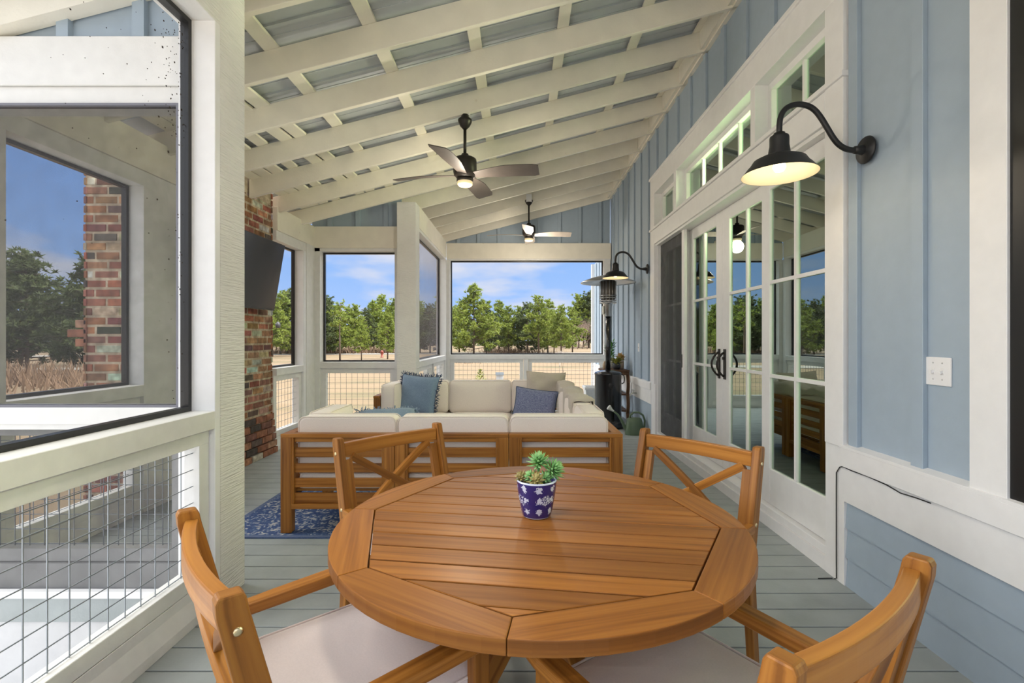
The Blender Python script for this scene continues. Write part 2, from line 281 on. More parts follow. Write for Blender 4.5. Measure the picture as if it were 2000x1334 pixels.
# ------------------------------------------------------------------ mesh builder
class MB:
    def __init__(s): s.v = []; s.f = []; s.uv = []; s.c = []; s.smooth = []; s.mi = []; s.cur = 0; s.mats = []
    def use(s, mat):
        if mat not in s.mats: s.mats.append(mat)
        s.cur = s.mats.index(mat); return s
    def face(s, idx, uv, col=None, smooth=False):
        s.f.append(idx); s.uv.append(uv); s.c.append(col or (1, 1, 1)); s.smooth.append(smooth); s.mi.append(s.cur)
    def hexa(s, P, lax=0, col=None, worlduv=False):
        # P: 8 points, index = i + 2j + 4k ; lax = axis index (0 i,1 j,2 k) the grain runs along
        b = len(s.v); s.v += [tuple(p) for p in P]
        P = [Vector(p) for p in P]
        ln = [(P[1] - P[0]).length, (P[2] - P[0]).length, (P[4] - P[0]).length]
        o1, o2 = random.random() * 60, random.random() * 60
        quads = [((0, 4, 6, 2), 0), ((1, 3, 7, 5), 0), ((0, 1, 5, 4), 1), ((2, 6, 7, 3), 1), ((0, 2, 3, 1), 2), ((4, 5, 7, 6), 2)]
        for q, ax in quads:
            uv = []
            for t in q:
                c = [(t & 1) * ln[0], ((t >> 1) & 1) * ln[1], ((t >> 2) & 1) * ln[2]]
                if worlduv: uv.append((c[0] + c[1], c[2])); continue
                others = [a for a in range(3) if a != ax]
                if lax in others: u = c[lax]; v_ = c[[a for a in others if a != lax][0]] + ax * .37
                else: u = c[others[0]] * .5; v_ = c[others[1]]
                uv.append((u + o1, v_ + o2))
            s.face(tuple(b + t for t in q), uv, col)
        return s
    def box(s, x0, x1, y0, y1, z0, z1, col=None, lax=None):
        if x0 > x1: x0, x1 = x1, x0
        if y0 > y1: y0, y1 = y1, y0
        if z0 > z1: z0, z1 = z1, z0
        P = [((x0, x1)[i & 1], (y0, y1)[(i >> 1) & 1], (z0, z1)[(i >> 2) & 1]) for i in range(8)]
        if lax is None:
            d = [x1 - x0, y1 - y0, z1 - z0]; lax = d.index(max(d))
        return s.hexa(P, lax, col)
    def bar(s, p0, p1, w, h, up=(0, 0, 1), col=None):
        p0, p1 = Vector(p0), Vector(p1); d = (p1 - p0).normalized(); up = Vector(up)
        sd = d.cross(up).normalized(); u2 = sd.cross(d).normalized()
        P = []
        for k in range(8):
            P.append((p1 if k & 1 else p0) + sd * w / 2 * (1 if (k >> 1) & 1 else -1) + u2 * h / 2 * (1 if (k >> 2) & 1 else -1))
        # sd = d x up makes (d,sd,u2) left handed: swap to keep normals outward
        P = [P[0 + 2], P[1 + 2], P[0], P[1], P[4 + 2], P[5 + 2], P[4], P[5]]
        return s.hexa(P, 0, col)
    def sweep(s, pts, prof, ups=None, closed=True, smooth=False, cap=True, col=None, uoff=None):
        # prof: list of (a,b) offsets along side and up
        pts = [Vector(p) for p in pts]; n = len(pts); m = len(prof); b = len(s.v); u = random.random() * 50 if uoff is None else uoff; vo = random.random() * 50; us = []
        pl = 0; per = [0]
        for i in range(m): per.append(per[-1] + (Vector(prof[(i + 1) % m]) - Vector(prof[i])).length)
        for i in range(n):
            d = (pts[min(i + 1, n - 1)] - pts[max(i - 1, 0)]).normalized()
            up = Vector(ups[i] if ups and not isinstance(ups, Vector) and len(ups) == n and hasattr(ups[0], '__len__') else (ups or (0, 0, 1)))
            sd = d.cross(up).normalized(); u2 = sd.cross(d).normalized()
            for a, c in prof: s.v.append(tuple(pts[i] + sd * a + u2 * c))
            if i: u += (pts[i] - pts[i - 1]).length
            us.append(u)
        for i in range(n - 1):
            for j in range(m):
                j2 = (j + 1) % m
                s.face((b + i * m + j, b + i * m + j2, b + (i + 1) * m + j2, b + (i + 1) * m + j),
                       [(us[i], vo + per[j]), (us[i], vo + per[j + 1]), (us[i + 1], vo + per[j + 1]), (us[i + 1], vo + per[j])], col, smooth)
        if cap:
            s.face(tuple(b + j for j in reversed(range(m))), [(vo + prof[j][0] * .5, prof[j][1]) for j in reversed(range(m))], col)
            s.face(tuple(b + (n - 1) * m + j for j in range(m)), [(vo + prof[j][0] * .5, prof[j][1]) for j in range(m)], col)
        return s
    def rect(s, pts, w, h, ups=None, col=None):
        return s.sweep(pts, [(-w / 2, -h / 2), (-w / 2, h / 2), (w / 2, h / 2), (w / 2, -h / 2)][::-1], ups, col=col)
    def tube(s, pts, r, n=10, ups=None, col=None, cap=True):
        if not hasattr(r, '__len__'):
            return s.sweep(pts, [(r * math.cos(-2 * PI * k / n), r * math.sin(-2 * PI * k / n)) for k in range(n)][::-1], ups, smooth=True, col=col, cap=cap)
        pts = [Vector(p) for p in pts]; b = len(s.v); N = len(pts)
        for i in range(N):
            d = (pts[min(i + 1, N - 1)] - pts[max(i - 1, 0)]).normalized(); up = Vector(ups or (0, 0, 1))
            if abs(d.dot(up)) > .97: up = Vector((1, 0, 0))
            sd = d.cross(up).normalized(); u2 = sd.cross(d).normalized()
            for k in range(n): s.v.append(tuple(pts[i] + (sd * math.cos(2 * PI * k / n) + u2 * math.sin(2 * PI * k / n)) * r[i]))
        for i in range(N - 1):
            for k in range(n):
                k2 = (k + 1) % n
                s.face((b + i * n + k, b + i * n + k2, b + (i + 1) * n + k2, b + (i + 1) * n + k), [(i * .1, k / n)] * 4, col, True)
        s.face(tuple(b + k for k in reversed(range(n))), [(0, 0)] * n, col); s.face(tuple(b + (N - 1) * n + k for k in range(n)), [(0, 0)] * n, col)
        return s
    def lathe(s, prof, c=(0, 0, 0), n=32, smooth=True, R=None, col=None):
        c = Vector(c); b = len(s.v); m = len(prof); R = R or Matrix.Identity(3)
        for k in range(n):
            a = 2 * PI * k / n
            for r, z in prof: s.v.append(tuple(c + R @ Vector((r * math.cos(a), r * math.sin(a), z))))
        for k in range(n):
            k2 = (k + 1) % n
            for j in range(m - 1):
                rr = max(prof[j][0], prof[j + 1][0]); u0 = 2 * PI * k / n * .06; u1 = 2 * PI * (k + 1) / n * .06
                s.face((b + k * m + j, b + k2 * m + j, b + k2 * m + j + 1, b + k * m + j + 1), [(u0, prof[j][1]), (u1, prof[j][1]), (u1, prof[j + 1][1]), (u0, prof[j + 1][1])], col, smooth)
        return s
    def prism(s, poly, z0, z1, fr=None, col=None, udir=0):
        # poly CCW list (x,y); fr: function (x,y,z)->world
        fr = fr or (lambda x, y, z: (x, y, z)); b = len(s.v); n = len(poly)
        ca, sa = math.cos(udir), math.sin(udir); o1, o2 = random.random() * 60, random.random() * 60
        for z in (z0, z1):
            for x, y in poly: s.v.append(tuple(fr(x, y, z)))
        uvp = [(x * ca + y * sa + o1, -x * sa + y * ca + o2) for x, y in poly]
        s.face(tuple(b + n + j for j in range(n)), uvp, col); s.face(tuple(b + j for j in reversed(range(n))), [uvp[j] for j in reversed(range(n))], col)
        for j in range(n):
            j2 = (j + 1) % n; dl = math.hypot(poly[j2][0] - poly[j][0], poly[j2][1] - poly[j][1])
            s.face((b + j, b + j2, b + n + j2, b + n + j), [(o1, o2), (o1 + dl, o2), (o1 + dl, o2 + abs(z1 - z0)), (o1, o2 + abs(z1 - z0))], col)
        return s
    def build(s, name, mat=None, parent=None, bevel=0, loc=None, sub=0, segs=2):
        me = bpy.data.meshes.new(name); me.from_pydata(s.v, [], s.f)
        uvl = me.uv_layers.new(name='UVMap'); k = 0
        flat = []
        for uv in s.uv:
            for q in uv: flat += [q[0], q[1]]
        uvl.data.foreach_set('uv', flat)
        if any(c != (1, 1, 1) for c in s.c):
            ca = me.color_attributes.new('Col', 'FLOAT_COLOR', 'CORNER'); fl = []
            for f, c in zip(s.f, s.c): fl += [c[0], c[1], c[2], 1] * len(f)
            ca.data.foreach_set('color', fl)
        me.polygons.foreach_set('use_smooth', s.smooth)
        for mm in (s.mats or [mat]): me.materials.append(mm)
        if s.mats: me.polygons.foreach_set('material_index', s.mi)
        me.update()
        o = bpy.data.objects.new(name, me); COL.objects.link(o)
        if loc is not None: o.location = loc
        if parent: o.parent = parent
        if sub:
            md = o.modifiers.new('s', 'SUBSURF'); md.levels = sub; md.render_levels = sub
        if bevel:
            md = o.modifiers.new('b', 'BEVEL'); md.width = bevel; md.segments = segs; md.limit_method = 'ANGLE'; md.angle_limit = .6; md.harden_normals = False
        return o
def empty(name, loc=(0, 0, 0), rz=0, label=None, cat=None, group=None, kind=None, parent=None):
    o = bpy.data.objects.new(name, None); COL.objects.link(o); o.location = loc; o.rotation_euler = (0, 0, rz); o.empty_display_size = .1
    if parent: o.parent = parent
    tag(o, label, cat, group, kind); return o
def tag(o, label=None, cat=None, group=None, kind=None):
    if label: o['label'] = label
    if cat: o['category'] = cat
    if group: o['group'] = group
    if kind: o['kind'] = kind
    return o
def copy_tree(o, parent=None):
    c = o.copy(); COL.objects.link(c); c.parent = parent
    for ch in list(o.children): copy_tree(ch, c)
    return c
def at(x, y, Y): return ((x - U0) / FPX * Y, Y, CH - (y - V0) / FPX * Y)

# ================================================================== SETTING
XW = 1.72                        # siding plane of the house wall
PITCH = .26
def raf(x): return CH + 2.168 + PITCH * x     # underside of rafters
RD = .19                                       # rafter depth
RYS = [3.243 + .582 * k for k in range(-8, 11)]
YBACK = 9.06
# floor -------------------------------------------------------------
mb = MB(); k0 = 2.594 - .1435 * 32
k = 0
while k0 + k * .1435 < YBACK + .1:
    y0 = k0 + k * .1435 + .004; y1 = y0 + .1355
    xl = -1.64 if (y1 < 2.45 or y0 > 6.6) else -2.86
    mb.box(xl, 1.74, y0, y1, -.03, 0); k += 1
fl = mb.build('floor', M['floor'], bevel=.0015, segs=1); tag(fl, kind='structure')
mb = MB(); mb.box(-1.6, 1.7, -2, 9, -.10, -.034); mb.box(-2.84, -1.6, 2.45, 6.6, -.10, -.034); tag(mb.build('floor', M['black']), kind='structure')
# ceiling -------------------------------------------------------------
ce = empty('ceiling', kind='structure')
mb = MB()
for i, y in enumerate(RYS):
    xl = (-2.78 if 3.9 < y < 5.5 else -2.95) if 2.4 < y < 6.7 else -1.75
    mb = MB()
    a, b = xl, XW
    P = []
    for kk in range(8):
        x = (a, b)[kk & 1]; yy = y + (-.019, .019)[(kk >> 1) & 1]; z = raf(x) + (0, RD)[(kk >> 2) & 1]; P.append((x, yy, z))
    mb.hexa(P, 0); mb.build('rafter', M['rafter'], ce, bevel=.003, segs=1)
for px in (-2.33, -1.656, -1.004, -.34, .34, 1.014, 1.62):
    ya, yb = (RYS[0], YBACK) if px > -1.7 else (2.45, 6.6)
    P = []
    for kk in range(8):
        x = px + (-.045, .045)[kk & 1]; z = raf(x) + RD + (0, .02)[(kk >> 2) & 1]; P.append((x, (ya, yb)[(kk >> 1) & 1], z))
    MB().hexa(P, 1).build('purlin', M['rafter'], ce)
for px in (-2.05, -2.18, -2.50, -2.62, -2.73):
    for ya, yb, sk in ((3.3, 6.1, .12),):
        P = []
        for kk in range(8):
            yy = (ya, yb)[(kk >> 1) & 1]; x = px + (-.05, .05)[kk & 1] + sk * (yy - ya) * (.5 if px > -2.3 else .1); z = raf(x) + RD - .012 + (0, .02)[(kk >> 2) & 1]; P.append((x, yy, z))
        MB().hexa(P, 1).build('soffit_board', M['rafter'], ce)
def slopebox(mb, x0, x1, y0, y1, h0, h1, lax=0):
    P = [((x0, x1)[kk & 1], (y0, y1)[(kk >> 1) & 1], raf((x0, x1)[kk & 1]) + (h0, h1)[(kk >> 2) & 1]) for kk in range(8)]
    mb.hexa(P, lax)
mb = MB()
slopebox(mb, -1.95, 2.1, -2.3, 9.3, RD + .045, RD + .06); slopebox(mb, -2.775, -1.9, 2.15, 6.9, RD + .045, RD + .06); slopebox(mb, -3.2, -2.775, 2.15, 3.9, RD + .045, RD + .06); slopebox(mb, -3.2, -2.775, 5.56, 6.9, RD + .045, RD + .06)
y = -2.2
while y < 9.3:
    for dy, hh in ((0, .016), (.11, .005)):
        slopebox(mb, -1.95 if not 2.2 < y < 6.8 else -2.77 if 3.7 < y < 5.6 else -3.2, 2.0, y + dy, y + dy + (.03 if dy == 0 else .012), RD + .045 - hh, RD + .05)
    y += .2286
mb.build('roof_panel', M['roof'], ce)
# ledger + blocking by the house wall
mb = MB(); slopebox(mb, 1.675, XW, -2, YBACK, .0, RD + .02, 1); mb.build('ledger_board', M['rafter'], ce)
for i in range(len(RYS) - 1):
    mb = MB(); slopebox(mb, 1.635, 1.673, RYS[i] + .021, RYS[i + 1] - .021, .02, RD, 1); mb.build('blocking', M['rafter'], ce)

# board and batten helper: fills polygon by box strips
def panel_poly(parent, pts, thick_fn, mat, name):
    pass
def gable(parent, x0, x1, y, t, zb, flip=1, ztop=RD + .02):
    mb = MB()
    P = [((x0, x1)[k & 1], y + (0, t)[(k >> 1) & 1], (zb if not (k >> 2) & 1 else raf((x0, x1)[k & 1]) + ztop)) for k in range(8)]
    mb.hexa(P, 2); mb.build('gable_siding', M['blue'], parent)
    bx = x0 + .25
    while bx < x1 - .03:
        mb = MB(); zt = raf(bx) + ztop - .01
        if zt > zb + .02: mb.box(bx - .03, bx + .03, y - .03, y, zb, zt); mb.build('batten', M['blue'], parent)
        bx += .38

# screened bay ---------------------------------------------------------------
def bay(parent, P, s0, s1, zt, panels, smat, zs=.946, wire=.0762, lower=None, plate=True, wr=.0016, near=False):
    """P(s,d,z)->world; s along the wall, d towards the porch"""
    def bx(a0, a1, d0, d1, z0, z1, mb=None):
        mb = mb or MB(); p = P(a0, d0, z0); q = P(a1, d1, z1); mb.box(p[0], q[0], p[1], q[1], p[2], q[2]); return mb
    bx(s0, s1, -.155, 0, zs - .084, zs).build('sill_rail', M['rail'], parent, bevel=.002, segs=1)
    fr = MB(); t = .012 if lower else .022
    bx(s0, s1, -.150, -.112, zs, zs + t, fr); bx(s0, s1, -.150, -.112, zt - t, zt, fr); bx(s0, s0 + t, -.150, -.112, zs + t, zt - t, fr); bx(s1 - t, s1, -.150, -.112, zs + t, zt - t, fr)
    fr.build('screen_frame', M['greyframe' if lower else 'blackframe'], parent)
    bx(s0 + t, s1 - t, -.1315, -.130, zs + t, zt - t).build('screen_mesh', smat, parent)
    zp = zs - .084
    for a, b in panels:
        f = MB(); bx(a, b, -.100, -.028, zp - .067, zp, f); bx(a, b, -.100, -.028, .157, .222, f); bx(a, a + .07, -.100, -.028, .222, zp - .067, f); bx(b - .07, b, -.100, -.028, .222, zp - .067, f)
        f.build('panel_frame', M['rail'], parent, bevel=.002, segs=1)
        g = MB(); sa, sb = a + .055, b - .055
        n = int((sb - sa) / wire)
        for i in range(n + 1):
            s_ = sb - .012 - i * wire
            if s_ < sa: break
            bx(s_ - wr, s_ + wr, -.062 - wr, -.062 + wr, .20, zp - .05, g)
        z_ = .229
        while z_ < zp - .05: bx(sa, sb, -.062 + wr, -.062 + 3 * wr, z_ - wr, z_ + wr, g); z_ += wire
        g.build('wire_grid', M['wire'], parent)
    bx(s0, s1, -.115, -.028, 0, .154).build('bottom_board', M['rail'], parent, bevel=.002, segs=1)
    if plate:
        pb = MB(); Q = []
        for k in range(8):
            s_ = (s0, s1)[k & 1]; d_ = (-.028, -.004)[(k >> 1) & 1]; z_ = [.0, .113, .0, .043][((k >> 1) & 1) * 2 + ((k >> 2) & 1)]
            Q.append(P(s_, d_, z_))
        pb.hexa(Q, 0); pb.build('floor_plate', M['rail'], parent, bevel=.002, segs=1)
    if lower: bx(s0 + .01, s1 - .01, -.1315, -.130, .0, zp).build('screen_mesh', smat, parent)

# near left wall (X = -1.445 face, runs along Y)
wl = empty('wall_left', kind='structure')
PL = lambda X: (lambda s, d, z: (X + d, s, z))
PN = PL(-1.445)
bay(wl, PN, -1.9, 2.296, 2.80, [(-1.9, .18), (.22, 2.296)], M['scr_near'])
MB().box(-1.62, -1.445, 2.296, 2.335, 0, 2.80).build('jamb_board', M['white'], wl, bevel=.002, segs=1)
MB().box(-1.64, -1.445, 2.336, 2.545, 0, raf(-1.5)).build('post', M['post'], wl, bevel=.005)
P = [((-1.64, -1.445)[k & 1], (-1.95, 2.335)[(k >> 1) & 1], (2.80, raf((-1.64, -1.445)[k & 1]) - .002)[(k >> 2) & 1]) for k in range(8)]
MB().hexa(P, 1).build('header_beam', M['post'], wl, bevel=.004)
MB().box(-1.62, -1.447, -2.1, -1.905, 0, 2.80).build('post', M['post'], wl)
rd = random.Random(77); mb = MB()
for i in range(230):
    yy = 2.27 - abs(rd.gauss(0, .09)); zz = rd.uniform(1.0, 2.76) if rd.random() < .45 else rd.uniform(2.2, 2.76); q_ = rd.uniform(.0008, .0028) * (1.6 if rd.random() < .06 else 1)
    if i > 150: yy = rd.uniform(1.0, 2.2); q_ *= .7
    mb.box(-1.5765, -1.5745, yy - q_, yy + q_, zz - q_ * rd.uniform(.6, 1.4), zz + q_)
mb.build('screen_debris', M['soil'], wl)
# outer front wall of the sitting bay (faces the camera outside)
wf = empty('wall_front', kind='structure')
PF = lambda s, d, z: (s, 2.56 + d, z)
bay(wf, PF, -2.78, -1.70, 2.463, [(-2.78, -1.70)], M['scr_front'], plate=False, lower=True)
MB().box(-1.70, -1.642, 2.41, 2.56, 0, 2.463).build('jamb_board', M['white'], wf)
MB().box(-2.90, -2.78, 2.41, 2.56, 0, 2.463).build('post', M['rail'], wf)
MB().box(-2.9, -1.642, 2.41, 2.56, 2.553, 2.797).build('header_beam', M['rail'], wf, bevel=.003)
MB().box(-2.9, -1.642, 2.425, 2.56, 2.463, 2.552).build('sub_header', M['rail'], wf, bevel=.003)
MB().box(-2.78, -1.70, 2.412, 2.43, .835, .952).build('outer_sill', M['rail'], wf, bevel=.002)
gable(wf, -2.92, -1.642, 2.45, .05, 2.797)
P = [((-2.95, -1.642)[k & 1], (2.36, 2.44)[(k >> 1) & 1], raf((-2.95, -1.642)[k & 1]) + (.02, .2)[(k >> 2) & 1]) for k in range(8)]
MB().hexa(P, 0).build('rake_board', M['rafter'], wf)
MB().box(-3.0, -1.642, 2.40, 2.448, -.001, .033).build('deck_edge', M['white'], wf)
MB().box(-3.0, -1.642, 2.405, 2.448, -.12, -.003).build('rim_board', M['floor'], wf)
MB().box(-3.0, -1.642, 2.41, 2.448, -.60, -.122).build('skirt_board', M['pad'], wf)
# outer left wall of the sitting bay
wo = empty('wall_far_left', kind='structure')
PO = PL(-2.78)
bay(wo, PO, 2.62, 3.58, 2.42, [(2.62, 3.58)], M['scr_far'])
wo2 = empty('wall_far_left', kind='structure')
bay(wo2, PO, 5.54, 6.225, 2.42, [(5.52, 6.225)], M['scr_far'])
MB().box(-2.93, -2.78, 2.56, 2.62, 0, 2.42).build('post', M['rail'], wo, bevel=.003)
MB().box(-2.93, -2.78, 3.58, 3.93, 0, 2.42).build('post', M['rail'], wo, bevel=.003)
MB().box(-2.93, -2.78, 6.225, 6.30, 0, 2.42).build('jamb_board', M['white'], wo2, bevel=.003)
MB().box(-2.95, -2.772, 6.30, 6.60, 0, 2.54).build('post', M['rail'], wo2, bevel=.003)
for ya, yb, wo in ((2.56, 3.93, wo), (5.54, 6.54, wo2)):
    MB().box(-2.95, -2.77, ya, yb, 2.53, 2.80).build('header_beam', M['rafter'], wo, bevel=.003)
    MB().box(-2.93, -2.785, ya, yb, 2.42, 2.53).build('sub_header', M['rail'], wo, bevel=.003)
# middle wall (faces camera, Y = 6.54)
wm = empty('wall_middle', kind='structure')
PM = lambda s, d, z: (s, 6.54 - d, z)
bay(wm, PM, -2.70, -1.69, 2.47, [(-2.70, -1.69)], M['scr_far'], zs=.97)
MB().box(-2.80, -2.70, 6.54, 6.69, 0, 2.52).build('post', M['rail'], wm, bevel=.003)
MB().box(-1.69, -1.62, 6.54, 6.69, 0, 2.47).build('jamb_board', M['rail'], wm)
MB().box(-2.80, -1.621, 6.52, 6.70, 2.51, 2.80).build('header_beam', M['rafter'], wm, bevel=.003)
MB().box(-2.775, -1.621, 6.54, 6.69, 2.47, 2.51).build('sub_header', M['rail'], wm)
gable(wm, -2.83, -1.62, 6.60, .05, 2.80)
MB().box(-1.62, -1.37, 6.38, 6.62, 0, 3.09).build('post', M['post'], wm, bevel=.005)
# back left wall (X = -1.37, runs along Y)
wb = empty('wall_back_left', kind='structure')
PB = PL(-1.37)
bay(wb, PB, 6.62, 8.95, 2.76, [(6.62, 7.72), (7.80, 8.95)], M['scr_side'], zs=.975)
P = [((-1.56, -1.37)[k & 1], (6.625, 9.03)[(k >> 1) & 1], (2.80, raf((-1.56, -1.37)[k & 1]) - .003)[(k >> 2) & 1]) for k in range(8)]
MB().hexa(P, 1).build('header_beam', M['rafter'], wb, bevel=.003)
MB().box(-1.54, -1.38, 6.62, 9.03, 2.76, 2.80).build('sub_header', M['rail'], wb)
MB().box(-1.54, -1.37, 8.95, 9.045, 0, 2.76).build('jamb_board', M['white'], wb)
MB().box(-1.54, -1.372, 7.725, 7.795, 0, .89).build('stud', M['rail'], wb)
# back wall (Y = 9.05)
wk = empty('wall_back', kind='structure')
PK = lambda s, d, z: (s, 9.05 - d, z)
bay(wk, PK, -1.305, 1.575, 2.755, [(-1.305, .07), (.16, 1.575)], M['scr_far'], zs=.985)
MB().box(-1.54, -1.305, 9.05, 9.22, 0, 2.755).build('post', M['rail'], wk, bevel=.003)
MB().box(1.575, 1.70, 9.05, 9.22, 0, 2.755).build('post', M['rail'], wk, bevel=.003)
MB().box(.075, .155, 9.05, 9.15, 0, .90).build('stud', M['rail'], wk)
MB().box(-1.368, 1.705, 9.03, 9.22, 2.78, 3.07).build('header_beam', M['rafter'], wk, bevel=.003)
MB().box(-1.368, 1.705, 9.05, 9.20, 2.755, 2.78).build('sub_header', M['rail'], wk)
gable(wk, -1.40, 1.70, 9.12, .05, 3.07)
# ---------------------------------------------------------------- right wall
wr_ = empty('wall_right', kind='structure')
D0, D1 = 2.666, 6.05            # door opening along Y
WN = 1.669                      # near window begins here (towards camera)
def rw(y0, y1, z0, z1, name='siding', x0=XW, x1=XW + .08, m='blue', bev=0):
    return MB().box(x0, x1, y0, y1, z0, z1).build(name, M[m], wr_, bevel=bev, segs=1)
ZT = 4.1
rw(1.80, 2.53, .722, ZT); rw(6.20, 11.2, .722, 2.96 if False else ZT if False else 3.0); rw(6.20, 9.25, 3.0, ZT); rw(2.53, 6.20, 3.3, ZT)
rw(.2, 1.80, 2.60, ZT); rw(-2.2, .2, .722, ZT)
yb_ = 2.10 - .4 * 10
while yb_ < 11.15:
    if yb_ > 9.2: zl = .722; zh = 2.96
    else: zl, zh = .722, 3.9
    if 2.53 < yb_ < 6.20: zl = 3.335
    if .2 < yb_ < 1.80: zl = 2.6
    if not (2.515 < yb_ < 2.53):
        rw(yb_ - .032, yb_ + .032, zl, zh, 'batten', 1.697, XW, bev=.002)
    yb_ += .397
rw(-2.2, 2.53, .0, .44, 'lower_siding', 1.735, 1.76); rw(6.2, 11.2, 0, .44, 'lower_siding', 1.735, 1.76)
for y0, y1 in ((-2.2, 2.525), (6.23, 9.05)):
    for i, z in enumerate((-.006, .148, .302)):
        P = []
        for k in range(8):
            zz = (z, z + (.1475 if i < 2 else .16))[(k >> 2) & 1]; xx = (1.700 if not (k >> 2) & 1 else 1.712) if not k & 1 else 1.74
            P.append((xx, (y0, y1)[(k >> 1) & 1], max(0.0, zz)))
        MB().hexa(P, 1).build('clapboard', M['blue'], wr_)
    rw(y0, y1, .626, .722, 'water_table', 1.672, 1.76, 'white', .002)
    rw(y0, y1, .44, .625, 'band_board', 1.690, 1.76, 'white', .002)
P = [((1.672, 1.722)[k & 1], (-2.2, 2.53)[(k >> 1) & 1], [.722, .735, .722, .745][(k & 1) * 2 + ((k >> 2) & 1)]) for k in range(8)]
MB().hexa(P, 1).build('drip_cap', M['white'], wr_)
rw(9.05, 11.2, 0, .722, 'lower_siding', 1.70, 1.80, 'white')
rw(11.15, 11.25, 0, 3.0, 'corner_board', 1.66, 1.78, 'white')
# skirt by the door and under the doors
rw(2.526, 2.68, 0, .722, 'skirt_board', 1.694, 1.78, 'white'); rw(6.05, 6.226, 0, .722, 'skirt_board', 1.694, 1.78, 'white')
rw(2.68, 6.05, 0, .078, 'skirt_board', 1.697, 1.78, 'white')
# casing of door and transoms
rw(2.515, 2.666, .722, 3.10, 'casing', 1.680, 1.80, 'white', .002); rw(6.05, 6.226, .722, 3.10, 'casing', 1.680, 1.80, 'white', .002)
rw(2.515, 6.226, 3.10, 3.305, 'head_casing', 1.680, 1.80, 'white', .002); rw(2.49, 6.25, 3.305, 3.337, 'head_cap', 1.665, 1.80, 'white', .002)
rw(2.666, 6.05, 2.47, 2.65, 'mid_casing', 1.680, 1.86, 'white', .002); rw(2.50, 6.24, 2.652, 2.68, 'mid_sill', 1.665, 1.80, 'white', .002)
rw(3.457, 3.525, 2.68, 3.10, 'mullion_casing', 1.680, 1.80, 'white', .002); rw(5.20, 5.28, 2.68, 3.10, 'mullion_casing', 1.680, 1.80, 'white', .002)
# transom windows
def transom(n, y0, y1, npan):
    w_ = empty('window_%d' % n, kind='structure')
    f = MB(); xa, xb = 1.775, 1.83; t = .045
    zb, zt = 2.68, 3.10
    f.box(xa, xb, y0, y1, zb, zb + .09); f.box(xa, xb, y0, y1, zt - .05, zt); f.box(xa, xb, y0, y0 + t, zb + .09, zt - .05); f.box(xa, xb, y1 - t, y1, zb + .09, zt - .05)
    f.build('window_frame', M['white'], w_, bevel=.002, segs=1)
    m_ = MB()
    for i in range(1, npan):
        yy = y0 + t + (y1 - y0 - 2 * t) * i / npan; m_.box(1.795, 1.82, yy - .011, yy + .011, zb + .09, zt - .05)
    m_.build('muntins', M['white'], w_)
    MB().box(1.812, 1.814, y0 + t, y1 - t, zb + .09, zt - .05).build('glass_pane', M['glass'], w_)
transom(1, 2.666, 3.457, 2); transom(2, 3.525, 5.20, 4); transom(3, 5.28, 6.05, 2)
# doors
def leaf(n, y0, y1, x, sl=.11, sr=.11, handle=None):
    d_ = empty('door_%d' % n, kind='structure')
    z0, z1 = .129, 2.446; f = MB(); xa, xb = x - .004, x + .04
    f.box(xa, xb, y0, y0 + sl, z0, z1); f.box(xa, xb, y1 - sr, y1, z0, z1); f.box(xa, xb, y0 + sl, y1 - sr, z0, .375); f.box(xa, xb, y0 + sl, y1 - sr, 2.335, z1)
    f.build('door_frame', M['white'], d_, bevel=.003, segs=1)
    m_ = MB(); ym = (y0 + sl + y1 - sr) / 2
    m_.box(x - .002, x + .03, ym - .012, ym + .012, .375, 2.335)
    for z in (1.028, 1.683): m_.box(x - .001, x + .029, y0 + sl, y1 - sr, z - .012, z + .012)
    m_.build('muntins', M['white'], d_)
    MB().box(x + .013, x + .015, y0 + sl, y1 - sr, .375, 2.335).build('glass_pane', M['glass'], d_)
    if handle:
        yc = handle; h = empty('door_handle', parent=d_)
        g = MB(); g.box(x - .016, x - .004, yc - .02, yc + .02, .925, 1.195); g.box(x - .03, x - .014, yc - .012, yc + .012, 1.10, 1.125)
        pts = [(x - .015 - .062 * math.sin(PI * t) ** .8, yc + .004, 1.165 - .215 * t) for t in [i / 12 for i in range(13)]]
        g.tube(pts, .010, 8, ups=(0, 1, 0)); o = g.build('door_handle', M['bronze'], d_, bevel=.004)
        bpy.data.objects.remove(h)
YM = (D0 + D1) / 2; q = (D1 - D0) / 4
leaf(1, D0, D0 + q, 1.76); leaf(2, D0 + q - .06, YM, 1.83, .13, .14, YM - .06); leaf(3, YM, D1 - q + .03, 1.83, .14, .14, YM + .06); leaf(4, D1 - q, D1, 1.79)
# frame head, sill and screen door over the far fixed leaf
rw(D0, D1, 2.446, 2.47, 'door_head', 1.70, 1.90, 'white'); rw(D0, D1, .078, .126, 'door_sill', 1.715, 1.90, 'white', .003)
rw(D1 - .035, D1, .126, 2.446, 'door_jamb', 1.72, 1.9, 'white')
sd = empty('door_5', kind='structure')
f = MB(); ya, yb2 = 5.19, 6.00; f.box(1.742, 1.765, ya, ya + .05, .13, 2.44); f.box(1.742, 1.765, yb2 - .05, yb2, .13, 2.44); f.box(1.742, 1.765, ya + .05, yb2 - .05, .13, .22); f.box(1.742, 1.765, ya + .05, yb2 - .05, 2.38, 2.44)
MB().box(1.750, 1.752, ya, yb2, .13, 2.44).build('screen_mesh', M['scr_door'], sd)
f2 = MB(); f2.box(1.735, 1.765, 5.10, 5.185, .13, 2.446); f2.build('door_stile', M['white'], sd, bevel=.003)
MB().box(1.728, 1.735, 5.16, 5.18, .98, 1.12).build('pull_handle', M['black'], sd)
